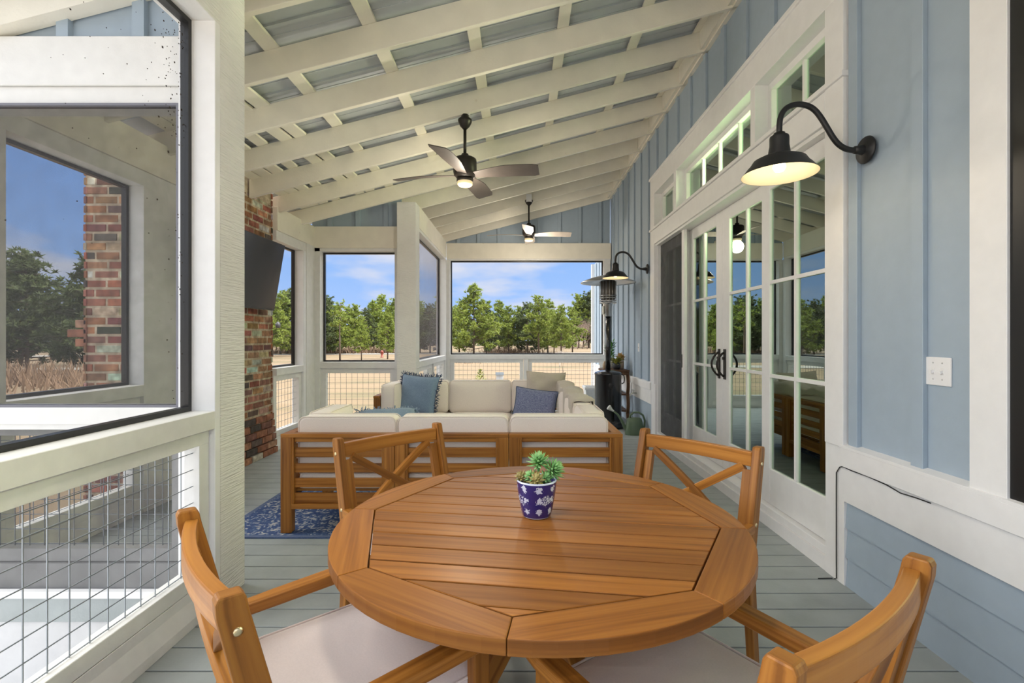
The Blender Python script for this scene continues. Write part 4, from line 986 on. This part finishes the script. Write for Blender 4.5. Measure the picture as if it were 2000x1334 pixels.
def place_chair(A, B, label, first=False):
    """A = left top post, B = right top post as seen facing the table from behind the chair"""
    c = ch0 if first else copy_tree(ch0)
    mx_, my_ = (A[0] + B[0]) / 2, (A[1] + B[1]) / 2; d = Vector((B[0] - A[0], B[1] - A[1])); rz = math.atan2(d.y, d.x)
    c.location = (mx_, my_, 0); c.rotation_euler = (0, 0, rz)
    tag(c, label, 'chair', 'acacia armchairs around the round table'); return c
place_chair((-.833, 1.206), (-.491, .811), 'wooden armchair with pale seat cushion at the near left of the round table', True)
place_chair((.36, .648), (.783, .943), 'wooden armchair with pale seat cushion at the near right of the round table')
place_chair((-.42, 2.45), (-.78, 2.07), 'wooden armchair at the far left of the table, in front of the sofa')
place_chair((.943, 1.908), (.598, 2.296), 'wooden armchair at the far right of the table, nearest the glass doors')

# ================================================================== SUCCULENT POT
PX, PY = .053, 1.512
pt = empty('potted_succulent', (PX, PY, TZ + .001), label='blue and white floral ceramic pot of succulents on the round table', cat='potted plant')
MB().lathe([(0, 0), (.042, 0), (.0445, .003), (.049, .02), (.056, .055), (.0605, .085), (.0625, .108), (.0625, .113), (.0595, .1135), (.0575, .105), (.05, .095), (0, .095)], n=48).build('pot', M['pot'], pt)
MB().lathe([(.0, .099), (.03, .1), (.056, .097)], n=24).build('soil', M['soil'], pt)
def rosette(mb, c, ax, R, n, lw, rn, openness=1.0, layers=7):
    ax = Vector(ax).normalized(); t1 = ax.cross(Vector((.3, .2, 1.1))).normalized(); t2 = ax.cross(t1)
    i = 0
    for k in range(n):
        f = k / n; a = k * 2.39996; el = 1.45 - f * 1.75 * openness; ln = R * (.55 + .45 * min(1, f * 1.6)) * rn.uniform(.9, 1.08)
        d = (t1 * math.cos(a) + t2 * math.sin(a)) * math.cos(el) + ax * math.sin(el); base = Vector(c) + ax * (R * .35 * (.5 - f))
        sd = d.cross(ax).normalized(); up = sd.cross(d).normalized(); tip = base + d * ln + ax * ln * .12
        b = len(mb.v); mid = base + d * ln * .55
        mb.v += [tuple(base - sd * lw * .4), tuple(base + sd * lw * .4), tuple(mid + sd * lw - up * 0), tuple(mid - sd * lw), tuple(tip), tuple(mid + up * lw * .55), tuple(mid - up * lw * .6), tuple(base + up * lw * .3)]
        cc = (1, 1, .99)
        for fc in ((0, 7, 5, 3), (7, 1, 2, 5), (3, 5, 4), (5, 2, 4), (0, 3, 6), (1, 6, 2), (0, 6, 1), (3, 4, 6), (2, 6, 4)): mb.face(tuple(b + q_ for q_ in fc), [(0, 0)] * len(fc), smooth=True)
def succ(name, col1, col2):
    m, nt = newmat(name); L = nt.links.new; p = principled(nt, Roughness=.45); p.inputs['Subsurface Weight'].default_value = .12; p.inputs['Subsurface Radius'].default_value = (.01, .02, .01)
    tc = nd(nt, 'ShaderNodeTexCoord'); n = nd(nt, 'ShaderNodeTexNoise'); n.inputs['Scale'].default_value = 45; L(tc.outputs['Object'], n.inputs['Vector'])
    r = ramp(nt, [(.35, col1), (.65, col2)], n.outputs[0]); L(r.outputs[0], p.inputs['Base Color']); return m
sg = succ('bright_green_succulent', (.10, .30, .07), (.34, .62, .26)); s2 = succ('olive_red_succulent', (.26, .22, .06), (.50, .42, .18))
rn = random.Random(3)
for c, ax, R, n, lw, m_, nm in (((.006, .004, .165), (-.05, -.15, 1), .040, 62, .0052, sg, 'green_rosette'), ((.052, -.004, .142), (.75, -.25, .75), .042, 66, .0052, sg, 'green_rosette'),
                            ((-.048, -.004, .118), (-.5, -.3, 1), .026, 30, .0055, s2, 'olive_rosette'), ((-.001, -.030, .117), (-.05, -.7, .8), .032, 34, .0062, s2, 'olive_rosette'), ((-.02, -.018, .125), (-.4, -.2, .9), .024, 24, .006, sg, 'green_rosette'), ((.028, -.012, .120), (.2, -.6, .8), .026, 28, .0055, sg, 'green_rosette')):
    mb = MB(); rosette(mb, c, ax, R, n, lw, rn); mb.tube([(c[0] * .6, c[1] * .6, .098), c], .005, 6); mb.build(nm, m_, pt)

# ================================================================== SOFA
GS = 'modules of the wooden sectional sofa'
FT = .662
def sofa_frame(r, W, D, arm=None, bottom_side=None):
    """module in local space: back plane y=0 (outer face), seat towards +y, x from 0..W"""
    def b(x0, x1, y0, y1, z0, z1, nm): return MB().box(x0, x1, y0, y1, z0, z1).build(nm, M['wood'], r, bevel=.003)
    g = .0015
    for x0, y0, h in ((g, 0, FT), (W - .07 - g, 0, FT), (g, D - .07, .30), (W - .07 - g, D - .07, .30)):
        hh = FT if (h > .5 or (arm == 'l' and x0 < .1) or (arm == 'r' and x0 > .1)) else h
        b(x0, x0 + .07, y0, y0 + .06, 0.012, hh - (.024 if hh > .5 else 0), 'leg')
    b(g, W - g, 0, .065, FT - .024, FT, 'top_rail'); b(.07, W - .07, .002, .05, .168, .201, 'bottom_rail')
    for z0, z1 in ((.605, .638), (.504, .568), (.403, .463), (.305, .366), (.201, .269)): b(.07, W - .07, .022, .04, z0, z1, 'back_slat')
    for x0 in (.071, W - .086): b(x0, x0 + .015, .004, .05, .20, .637, 'back_stile')
    b(.0715, W - .0715, D - .05, D - .015, .21, .30, 'front_rail')
    for x0 in (.012, W - .037): b(x0, x0 + .025, .06, D - .07, .21, .30, 'side_rail')
    b(.04, W - .04, .06, D - .05, .27, .288, 'seat_deck')
    if arm:
        xa = 0 if arm == 'l' else W - .065
        b(xa + g, xa + .065 - g, .065, D, FT - .024, FT, 'arm_rail')
        for z0, z1 in ((.605, .638), (.504, .568), (.403, .463), (.305, .366)): b(xa + .025, xa + .043, .06, D - .07, z0, z1, 'side_slat')
def module(name, loc, rz, W, D, arm, label, back=True, cush_side=None, bx=(0, 0), seed=1, bh=.0, nm2=None):
    r = empty(name, loc, rz, label=label, cat='sofa', group=GS)
    sofa_frame(r, W, D, arm)
    il = .09 if arm == 'l' else .005; ir = .09 if arm == 'r' else .005
    cushion_mesh(W - il - ir, D - .05, .10, .022, ((il + W - ir) / 2, D / 2 + .03, .290), M['cushion'], 'seat_cushion', r, seed=seed)
    if back: # standing back cushion: built lying then tipped up
        x0 = il + bx[0]; x1 = W - ir - bx[1]
        c = cushion_mesh(x1 - x0, .36 + bh, .15, .03, ((x0 + x1) / 2, .062, .405 + (.36 + bh) / 2 + .0), M['cushion'], 'back_cushion', r, corner=.045, rot=(-PI / 2, 0, 0), seed=seed + 5)
    if cush_side:
        sx = .08 if arm == 'l' else W - .08; sg_ = 1 if arm == 'l' else -1
        cushion_mesh(D - .26, .36 + bh, .15, .03, (sx, .24 + (D - .26) / 2, .405 + (.36 + bh) / 2), M['cushion'], 'side_cushion', r, corner=.045, rot=(PI / 2, 0, sg_ * PI / 2), seed=seed + 9)
    return r
SX0, SX1, SY = -1.572, .679, 3.175
w1 = (SX1 - SX0) / 3
module('sofa_module', (SX0, SY, 0), 0, w1, .74, 'l', 'sofa module at the left end of the near row, its slatted back to the table', cush_side=True, seed=1)
module('sofa_module', (SX0 + w1, SY, 0), 0, w1, .74, None, 'middle sofa module of the near row, its slatted back behind the round table', seed=2)
module('sofa_module', (SX0 + 2 * w1, SY, 0), 0, w1, .74, 'r', 'near right corner sofa module with slatted back behind the succulent pot', cush_side=True, seed=3)
D2 = (6.02 - .74) - (SY + .74)
for i in range(2):
    module('sofa_module', (SX1 - .03, SY + .741 + i * D2 / 2, 0), PI / 2, D2 / 2, .74, None, ['sofa module of the right hand row, nearer the round table', 'sofa module of the right hand row, nearer the patio heater'][i], seed=5 + i)
FX0, FX1 = -1.60, .65; w3 = (FX1 - FX0) / 3
module('sofa_module', (FX1, 6.02, 0), PI, w3, .74, 'l', 'far right corner sofa module holding the navy and beige pillows', cush_side=False, bx=(.14, 0), seed=8, bh=.015)
module('sofa_module', (FX1 - w3, 6.02, 0), PI, w3, .74, None, 'middle sofa module of the far row, facing the camera', seed=9, bh=.015)
module('sofa_module', (FX1 - 2 * w3, 6.02, 0), PI, w3, .74, 'r', 'left end sofa module of the far row holding the fringed blue pillow', cush_side=True, seed=10, bh=.015)
# pillows
def pillow(name, w, h, th, loc, rot, mat, label, trim=None, trimmat=None, seed=0, wr=.006, group=None):
    rn = random.Random(seed); r = empty(name, loc, label=label, cat='pillow'); r.rotation_euler = rot
    N = 18; mb = MB()
    def pt_(i, j, sgn):
        u = -1 + 2 * i / N; v = -1 + 2 * j / N; e = ((1 - u ** 4) * (1 - v ** 4)) ** .5
        px_ = u * w / 2 * (1 - .07 * (1 - abs(v) ** 2) * abs(u) ** 3 * 1); pz_ = v * h / 2 * (1 - .07 * (1 - abs(u) ** 2) * abs(v) ** 3)
        return (px_, sgn * (th / 2 * e + wr * e * math.sin(u * 5 + seed) * math.cos(v * 6 + seed * 2) + .002), pz_)
    for sgn in (-1, 1):
        b = len(mb.v)
        for i in range(N + 1):
            for j in range(N + 1): mb.v.append(pt_(i, j, sgn))
        for i in range(N):
            for j in range(N):
                q_ = (b + i * (N + 1) + j, b + (i + 1) * (N + 1) + j, b + (i + 1) * (N + 1) + j + 1, b + i * (N + 1) + j + 1)
                mb.face(q_ if sgn < 0 else q_[::-1], [(0, 0)] * 4, smooth=True)
    mb.build('pillow_cover', mat, r)
    edge = [pt_(i, 0, 0) for i in range(N)] + [pt_(N, j, 0) for j in range(N)] + [pt_(N - i, N, 0) for i in range(N)] + [pt_(0, N - j, 0) for j in range(N)]
    tb_ = MB(); tb_.tube([(x, 0, z) for x, y, z in edge + edge[:1]], .007 if trim == 'pompom' else .004, 6, ups=(0, 1, 0), cap=False); tb_.build('pillow_seam', M['fringe'] if trim == 'pompom' else trimmat or mat, r)
    if trim == 'fringe':
        fb = MB()
        for (x, y, z) in edge:
            for _ in range(5):
                o_ = Vector((x, 0, z)); ax = Vector((1 if x > w * .46 else -1 if x < -w * .46 else 0, 0, 1 if z > h * .46 else -1 if z < -h * .46 else 0))
                d = (ax.normalized() + Vector((rn.gauss(0, .5), rn.gauss(0, .4), rn.gauss(0, .5)))).normalized() * rn.uniform(.025, .045); s_ = o_ + Vector((rn.gauss(0, .008), 0, rn.gauss(0, .008)))
                fb.tube([s_, s_ + d * .6, s_ + d], .0032, 4, ups=(0, 1, 0))
        fb.build('fringe', trimmat, r)
    if trim == 'pompom':
        fb = MB()
        for j in range(26):
            z = -h / 2 * .93 + h * .93 * j / 25; fb.tube([(w / 2 + .002, -.006, z), (w / 2 + .026, -.006, z + .004)], .006, 6, ups=(0, 1, 0))
        fb.build('pompom_trim', trimmat, r)
    return r
pillow('throw_pillow', .46, .46, .14, (-1.155, 5.50, .645), (-.25, .06, -.25), M['denim'], 'denim blue pillow with dark fringe at the left end of the far sofa row', 'fringe', M['fringe'], 1)
pillow('throw_pillow', .46, .36, .14, (.165, 5.20, .570), (-.35, .12, -.12), M['navy'], 'navy heathered pillow with white beaded edge leaning in the far right corner', 'pompom', M['fringe2'], 2)
pillow('throw_pillow', .46, .42, .15, (.30, 5.62, .695), (-.22, .05, .0), M['linen'], 'beige linen pillow standing behind the navy pillow', None, None, 3, .022)
pillow('throw_pillow', .44, .44, .14, (-1.02, 3.78, .585), (-1.0, .0, .35), M['denim'], 'blue fringed pillow lying on the near left sofa seat, mostly hidden by its back cushion', 'fringe', M['denim'], 4)
# rumpled throw over the right row
mb = MB(); NX, NY = 26, 30; rn = random.Random(9)
def thr(u, v):     # u across from inner face over the top to the outside, v along Y
    y = 3.95 + v * 1.75; s = u * .62
    top = .778 + .014 * math.sin(v * 17) + .010 * math.sin(v * 39 + u * 9)
    if s < .26: x, z = .425 - .012 * math.sin(v * 21) , .50 + (s / .26) * (top - .50)
    elif s < .46: t = (s - .26) / .20; x, z = .425 + t * .18, top + .018 * math.sin(t * PI) + .008 * math.sin(v * 50 + t * 7)
    else: t = (s - .46) / .16; x, z = .612 + .012 * math.sin(v * 30), top - t * .10 * (1 + .4 * math.sin(v * 9))
    return (x, y, z)
for i in range(NX + 1):
    for j in range(NY + 1): mb.v.append(thr(i / NX, j / NY))
for i in range(NX):
    for j in range(NY): mb.face((i * (NY + 1) + j, (i + 1) * (NY + 1) + j, (i + 1) * (NY + 1) + j + 1, i * (NY + 1) + j + 1), [(0, 0)] * 4, smooth=True)
o = mb.build('throw_blanket', M['linen']); md = o.modifiers.new('t', 'SOLIDIFY'); md.thickness = .012; tag(o, 'rumpled pale throw draped over the right hand sofa backs', 'blanket')
# rug
rg = empty('area_rug', (-.82, 4.45, 0), label='blue and cream distressed rug under the sectional sofa', cat='rug')
MB().box(-1.14, 1.14, -1.30, 1.33, .001, .009).build('rug_field', M['rug'], rg)
f = MB()
for a in ((-1.16, 1.16, -1.335, -1.30), (-1.16, 1.16, 1.33, 1.36), (-1.17, -1.14, -1.30, 1.33), (1.14, 1.17, -1.30, 1.33)): f.box(*a, .001, .0095)
f.build('rug_border', M['rugedge'], rg)

# ================================================================== TELEVISION
tv = empty('television', (-2.60, 4.585, 1.94), label='wide flat television tilted down on the brick chimney', cat='television')
tv.rotation_euler = (0, math.radians(9.5), 0)
MB().box(-.03, .022, -.615, .615, -.355, .355).build('tv_case', M['tvb'], tv, bevel=.004)
MB().box(.0225, .025, -.606, .606, -.342, .346).build('tv_screen', M['tv'], tv)
MB().box(-.16, -.03, -.2, .2, -.12, .12).build('wall_bracket', M['black'], tv)

# ================================================================== CEILING FANS
def fan(loc, rz, label, blm, blen=.46, rod=.245):
    r = empty('ceiling_fan', loc, label=label, cat='ceiling fan')   # origin: blade plane at motor axis
    MB().lathe([(.0, .175), (.03, .175), (.034, .165), (.034, .145), (.088, .135), (.103, .125), (.107, .10), (.107, .01), (.098, -.02), (.078, -.045), (.068, -.05), (0, -.05)], n=36).build('motor_housing', M['bronze'], r)
    MB().tube([(0, 0, .16), (0, 0, .16 + rod)], .014, 12, ups=(0, 1, 0)).build('downrod', M['bronze'], r)
    z = .16 + rod
    MB().lathe([(.018, z - .01), (.045, z + .02), (.062, z + .055), (.064, z + .075), (.035, z + .10), (.035, z + .12), (0, z + .12)], n=28).build('canopy', M['bronze'], r)
    MB().lathe([(.070, -.048), (.076, -.055), (.076, -.075), (.070, -.08)], n=32).build('lens_ring', M['bronze'], r)
    MB().lathe([(.069, -.076), (.069, -.105), (.055, -.118), (0, -.122)], n=32).build('light_lens', M['lens'], r)
    for k in range(4):
        a = rz + k * PI / 2; mb = MB(); n = 12; c, s = math.cos(a), math.sin(a); pitch = math.radians(-14)
        for i in range(n + 1):
            t = i / n; rr = .09 + t * (blen + .14); wd = (.045 + .04 * min(1, t * 2.2)) if t < .97 else .070; z0 = -.02 + .012 * math.sin(t * PI)
            for v_ in (-1, 1):
                lx, ly, lz = rr - (.012 if v_ > 0 else -.0) * t, v_ * wd * (1.0), v_ * wd * math.tan(pitch) + z0
                for dz in (-.003, .003): mb.v.append((lx * c - ly * s, lx * s + ly * c, lz + dz))
        for i in range(n):
            b = i * 4
            for p0, p1 in ((0, 2), (3, 1), (1, 0), (2, 3)): mb.face((b + p0, b + p1, b + 4 + p1, b + 4 + p0)[::-1], [(i * .05, 0)] * 4)
        mb.face((0, 2, 3, 1)[::-1], [(0, 0)] * 4); mb.face((n * 4, n * 4 + 2, n * 4 + 3, n * 4 + 1), [(0, 0)] * 4)
        mb.build('blade', blm, r, bevel=.001, segs=1)
    return r
fan((-.50, 4.42, 2.80), math.radians(-12), 'dark bronze ceiling fan hanging nearer the camera, over the sofa', M['blade'], rod=.25)
fan((.15, 7.87, 2.99), math.radians(-3), 'smaller looking ceiling fan with blades tinted pale by reflected light hanging at the far end', M['blade2'], rod=.31)
MB().box(.15 - .045, .15 + .045, 7.80, 7.852, 3.50, 3.62).build('trim_1', M['white'])['kind'] = 'structure'
MB().box(-.545, -.455, 4.40, 4.44, 3.325, 3.36).build('trim_2', M['white'])['kind'] = 'structure'
for (x, y, z, e) in ((-.50, 4.42, 2.58, 10), (.15, 7.87, 2.78, 9), (-.2, .93, 2.58, 11)):  # last entry belongs to the added, unseen third fan and fills the dining end
    l = bpy.data.lights.new('fan_light', 'POINT'); l.energy = e; l.color = (1, .88, .72); l.shadow_soft_size = .10
    lo_ = bpy.data.objects.new('fan_light', l); COL.objects.link(lo_); lo_.location = (x, y, z)

fan((-.2, .93, 2.80), .5, 'added third ceiling fan over the dining table, unseen, put in for fill light', M['blade'], rod=.33)  # made-up fan out of view, added to carry extra light over the table
# ================================================================== BARN LAMPS
def lamp(Y, label):
    r = empty('barn_wall_lamp', (XW - .022, Y, 2.213), label=label, cat='wall lamp')
    RX = Matrix.Rotation(-PI / 2, 3, 'Y')
    MB().lathe([(0, .022), (.02, .022), (.03, .014), (.062, .010), (.066, .004), (.066, 0), (0, 0)], n=28, R=RX).build('mount_plate', M['black'], r)
    MB().lathe([(0, .06), (.018, .06), (.020, .045), (.024, .02), (.024, .0)], n=16, R=RX).build('mount_collar', M['black'], r)
    P_ = [(1690, 294), (1668, 294), (1652, 291), (1638, 282), (1627, 268), (1616, 249), (1604, 229), (1592, 214), (1578, 206), (1561, 203), (1545, 206), (1533, 214), (1526, 226), (1523, 242), (1523, 266)]
    k = 2.37 / FPX; pts = [((u - 1693) * k - .0, 0, (293 - v_) * k) for u, v_ in P_]
    # smooth
    for _ in range(2):
        q_ = [pts[0]]
        for i in range(len(pts) - 1):
            a, b = Vector(pts[i]), Vector(pts[i + 1]); q_ += [tuple(a * .75 + b * .25), tuple(a * .25 + b * .75)]
        q_.append(pts[-1]); pts = q_
    MB().tube(pts, .0135, 14, ups=(0, 1, 0)).build('gooseneck_arm', M['black'], r)
    xs_ = (1523 - 1693) * k; sh = (xs_, 0, 0)
    MB().lathe([(0, .082), (.026, .082), (.028, .068), (.042, .066), (.044, .058), (.044, .02), (.047, .005), (.052, -.035)], sh, 28).build('socket_cap', M['black'], r)
    MB().lathe([(.048, -.030), (.085, -.036), (.118, -.052), (.132, -.075), (.145, -.088), (.168, -.118), (.172, -.122)], sh, 48).build('shade', M['black'], r)
    MB().lathe([(.171, -.1215), (.166, -.118), (.143, -.091), (.130, -.079), (.116, -.056), (.083, -.040), (.0, -.034)], sh, 48).build('shade_lining', M['shadein'], r)
    MB().lathe([(0, -.110), (.020, -.104), (.030, -.085), (.024, -.062), (.014, -.036)], sh, 20).build('bulb', M['bulb'], r)
    l = bpy.data.lights.new('lamp_light', 'POINT'); l.energy = .42; l.color = (1, .80, .50); l.shadow_soft_size = .03
    lo_ = bpy.data.objects.new('lamp_light', l); COL.objects.link(lo_); lo_.parent = r; lo_.location = (xs_, 0, -.125)
    return r
lamp(2.37, 'large black gooseneck barn lamp in the foreground on the right wall, lit')
lamp(6.43, 'far black gooseneck barn lamp above the patio heater, lit')

# ================================================================== PATIO HEATER
h = empty('patio_heater', (1.287, 7.05, 0), label='tall black mushroom patio heater by the house wall', cat='heater')
MB().lathe([(0, 0), (.235, 0), (.24, .02), (.235, .075), (.20, .09), (.19, .10), (.19, .12)], n=40).build('base', M['blackgloss'], h)
MB().lathe([(.19, .12), (.193, .14), (.193, .76), (.197, .77), (.197, .785), (.185, .80), (.10, .825), (.05, .83), (0, .83)], n=40).build('tank_cover', M['blackgloss'], h)
MB().tube([(.193, -.02, .77), (.225, -.03, .75), (.235, -.03, .70), (.225, -.03, .65), (.196, -.02, .63)], .008, 8, ups=(0, 1, 0)).build('tank_handle', M['black'], h)
MB().lathe([(0, .003), (.035, .003), (.038, 0), (.038, -.006)], (.01, -.193, .62), 20, R=Matrix.Rotation(PI / 2, 3, 'X')).build('door_knob', M['black'], h)
MB().tube([(0, 0, .82), (0, 0, 1.16), (0, 0, 1.62)], .038, 20, ups=(0, 1, 0)).build('pole', M['blackgloss'], h)
mb = MB().lathe([(.041, 1.14), (.041, 1.165)], n=20); mb.build('pole_collar', M['black'], h)
MB().lathe([(.045, 1.61), (.06, 1.62), (.062, 1.78), (.075, 1.80), (.105, 1.81)], n=28).build('burner_body', M['steel'], h)
MB().box(-.085, -.06, -.03, .03, 1.64, 1.76).build('control_box', M['greywhite'], h, bevel=.004)
mb = MB()
for z in (1.80, 1.835, 1.87, 1.905): mb.lathe([(.122, z), (.126, z + .006), (.122, z + .012), (.118, z + .006), (.122, z)], n=28)
for k in range(16): a = k * PI / 8; mb.tube([(.122 * math.cos(a), .122 * math.sin(a), 1.80), (.122 * math.cos(a), .122 * math.sin(a), 2.12)], .003, 5, ups=(0, 1, 0))
mb.build('burner_cage', M['steel'], h)
MB().lathe([(.105, 1.86), (.112, 1.90), (.112, 2.12), (.10, 2.13)], n=28).build('emitter_screen', plain('dark_emitter_mesh', (.07, .065, .06), .6, .5), h)
MB().lathe([(.0, 2.215), (.10, 2.205), (.25, 2.165), (.375, 2.118), (.398, 2.10), (.398, 2.096), (.375, 2.112), (.25, 2.158), (.1, 2.198), (0, 2.208)], n=56).build('reflector', M['steel'], h)

# ================================================================== CONSOLE TABLE + PLANTS
c = empty('console_table', (1.66, 7.72, 0), label='brown half round side table with wavy legs behind the patio heater', cat='table')
poly = [(0, -.42)] + [(0 - .40 * math.sin(PI * i / 16), -.42 * math.cos(PI * i / 16)) for i in range(1, 16)] + [(0, .42)]
poly = poly[::-1]
MB().prism(poly, .785, .81).build('table_top', M['dwood'], c, bevel=.004)
MB().prism([(x * .9 , y * .9) for x, y in poly], .735, .784).build('apron', M['dwood'], c)
MB().prism([(x * .8 , y * .8) for x, y in poly], .42, .44).build('shelf', M['dwood'], c)
MB().prism([(x * .8 , y * .8) for x, y in poly], .17, .19).build('shelf', M['dwood'], c)
for x, y, dx, dy in ((-.02, -.36, 0, -1), (-.33, 0, -1, 0), (-.02, .36, 0, 1), (-.24, -.26, -.7, -.7)):
    pts = []
    for i in range(25):
        t = i / 24; z = .735 - .735 * t; o_ = .05 * abs(math.sin(t * PI * 2.5)) ; pts.append((x + dx * o_ * .8, y + dy * o_, z))
    MB().rect(pts, .045, .035, ups=[(0, 1, 0)] * 25).build('leg', M['dwood'], c, bevel=.003)
def leafplant(name, loc, label, mat, n, R, H, lw, potprof, potmat_, seed, up=.6):
    rn = random.Random(seed); r = empty(name, loc, label=label, cat='potted plant'); MB().lathe(potprof, n=24).build('pot', potmat_, r); zt = potprof[2][1]
    mb = MB()
    for i in range(n):
        a = rn.random() * 2 * PI; el = rn.uniform(.1, 1.4); q_ = rn.random() ** .5; base = Vector((rn.gauss(0, R * .12), rn.gauss(0, R * .12), zt + H * rn.random() * up)); d = Vector((math.cos(a) * math.cos(el), math.sin(a) * math.cos(el), math.sin(el))) * R * rn.uniform(.6, 1)
        e = d.cross(Vector((0, 0, 1))).normalized() * lw; b = len(mb.v); m_ = base + d * .55 + Vector((0, 0, .012)); mb.v += [tuple(base), tuple(m_ + e), tuple(base + d), tuple(m_ - e)]; mb.face((b, b + 1, b + 2, b + 3), [(0, 0)] * 4)
    mb.build('leaves', mat, r); MB().tube([(0, 0, zt - .03), (0, 0, zt + H * .6)], .006, 5, ups=(0, 1, 0)).build('stem', M['trunk'], r); return r
leafplant('potted_plant', (1.46, 7.80, .811), 'leafy green plant in a pale pot at the back of the side table', M['leaf'], 90, .13, .30, .016, [(0, 0), (.06, 0), (.07, .11), (.062, .11), (.055, .09), (0, .09)], M['greywhite'], 2, 1.0)
leafplant('potted_plant', (1.50, 7.50, .811), 'yellow green plant in a dark round pot at the front of the side table', M['leafy'], 80, .13, .12, .018, [(0, 0), (.045, 0), (.066, .05), (.05, .11), (.045, .11), (0, .09)], M['clay'], 3)
leafplant('potted_plant', (1.60, 7.66, .811), 'amber leaved plant in a tan pot by the wall on the side table', M['leafo'], 60, .10, .12, .018, [(0, 0), (.05, 0), (.055, .12), (.05, .12), (.045, .1), (0, .1)], paint('tan_ceramic', (.42, .32, .24)), 5)
o = MB().lathe([(0, 0), (.028, 0), (.03, .07), (.018, .09), (.012, .12), (0, .12)], n=16).build('small_bottle', paint('amber_bottle', (.45, .33, .22)), loc=(1.335, 7.62, .811)); tag(o, 'small tan bottle at the left edge of the side table', 'bottle')

# ================================================================== WATERING CAN
wc = empty('watering_can', (1.54, 6.50, 0), rz=0, label='green plastic watering can with pale rose on the floor by the house wall', cat='watering can')
mb = MB(); N = 28; prof = [(.0, .0), (.118, .0), (.122, .01), (.118, .08), (.105, .17), (.092, .215), (.07, .225), (.0, .225)]
b0 = len(mb.v)
mb.lathe(prof, n=N); mb.v = [(x * 1.05, y * .72, z) for x, y, z in mb.v]; mb.build('can_body', M['green'], wc)
MB().tube([(-.09, 0, .05), (-.13, 0, .10), (-.17, 0, .19), (-.225, 0, .27), (-.28, 0, .315)], [.026, .022, .018, .014, .012], 14).build('spout', M['green'], wc)
MB().tube([(-.275, 0, .312), (-.30, 0, .327), (-.34, 0, .362), (-.349, 0, .369)], [.012, .016, .036, .034], 16).build('rose', M['greywhite'], wc)
MB().tube([(-.06, 0, .215), (-.055, 0, .26), (-.01, 0, .295), (.06, 0, .295), (.115, 0, .26), (.14, 0, .19), (.135, 0, .11), (.115, 0, .06)], [.014, .015, .014, .014, .014, .014, .015, .016], 12, ups=(0, 1, 0)).build('handle', M['green'], wc)

# ================================================================== PLANTER, TAP, SWITCH, CABLE
p = empty('planter_box', (1.32, 8.62, 0), label='white square planter box behind the patio heater', cat='planter')
mb = MB(); P = [(x, y, z) for z, s_ in ((0, .14), (.40, .165)) for y in (-1, 1) for x in (-1, 1) for x, y in ((x * s_, y * s_),)]
mb.hexa(P, 2); mb.build('planter_body', M['planter'], p, bevel=.004)
f = MB()
for a in ((-.185, .185, -.185, -.15), (-.185, .185, .15, .185), (-.185, -.15, -.15, .15), (.15, .185, -.15, .15)): f.box(*a, .395, .44)
f.build('planter_rim', M['planter'], p, bevel=.005)
o = MB().box(1.63, 1.715, 6.92, 7.06, .40, .435).build('wall_shelf', M['greywhite']); 
bpy.data.objects.remove(o)
sp_ = empty('wall_spigot', (1.69, 7.0, .50), label='small pale outdoor tap on the house wall above the watering can', cat='tap')
MB().tube([(0, 0, 0), (-.06, 0, 0), (-.09, 0, -.03), (-.09, 0, -.05)], .012, 10, ups=(0, 1, 0)).build('spout', M['greywhite'], sp_); MB().tube([(-.05, 0, 0), (-.05, 0, .04)], .007, 8, ups=(0, 1, 0)).build('valve_stem', M['greywhite'], sp_); MB().box(-.075, -.025, -.03, .03, .04, .05).build('valve_handle', M['greywhite'], sp_, bevel=.003)
def plate(name, y0, y1, z0, z1, n, label, x=XW):
    r = empty(name, (x, (y0 + y1) / 2, z0), label=label, cat='switch' if n else 'outlet')
    h_, w_ = z1 - z0, (y1 - y0) / 2
    MB().box(-.008, 0, -w_, w_, 0, h_).build('face_plate', M['plastic'], r, bevel=.0025)
    for i in range(n):
        yy = w_ * (-.36 + .72 * i / max(1, n - 1)) if n > 1 else 0
        t = MB(); t.hexa([(-.008 - .012 * ((k & 1) == 0) * 1, yy + (-.004, .004)[(k >> 1) & 1], h_ * .45 + (.0, .012)[(k >> 2) & 1] - .004 * ((k & 1) == 0)) for k in range(8)], 0); t.build('toggle', M['plastic'], r)
        t = MB(); t.box(-.0088, -.008, yy - .008, yy + .008, h_ * .40, h_ * .62); t.build('toggle_slot', M['white'], r)
        s = MB()
        for zz in (.22, .80): s.lathe([(0, .001), (.003, .0008), (.0034, 0)], (-.0082, yy, h_ * zz), 10, R=Matrix.Rotation(-PI / 2, 3, 'Y'))
        s.build('plate_screw', M['steel'], r)
    return r
plate('light_switch', 1.922, 2.042, 1.097, 1.213, 2, 'white double light switch on the blue wall at the right')
plate('light_switch', 6.93, 7.01, 1.10, 1.22, 1, 'small white switch plate on the blue wall above the far side table')
pts = [(1.683, 2.59, .004), (1.688, 2.578, .012), (1.687, 2.578, .12), (1.687, 2.578, .5), (1.687, 2.577, .575), (1.687, 2.55, .612), (1.683, 2.522, .622), (1.683, 2.45, .619), (1.683, 2.35, .622), (1.683, 2.22, .618), (1.684, 2.14, .606), (1.685, 2.06, .612), (1.686, 1.985, .614)]
o = MB().tube(pts, .0028, 6, ups=(1, .1, .1)).build('cable', M['black']); tag(o, 'thin black cable running up the white skirting beside the doors', 'cable')
o = MB().tube([(1.60, 2.594, .003), (1.64, 2.594, .004), (1.678, 2.596, .004)], .003, 6).build('cable', M['black']); tag(o, 'short black cable end lying on the deck by the doors', 'cable')
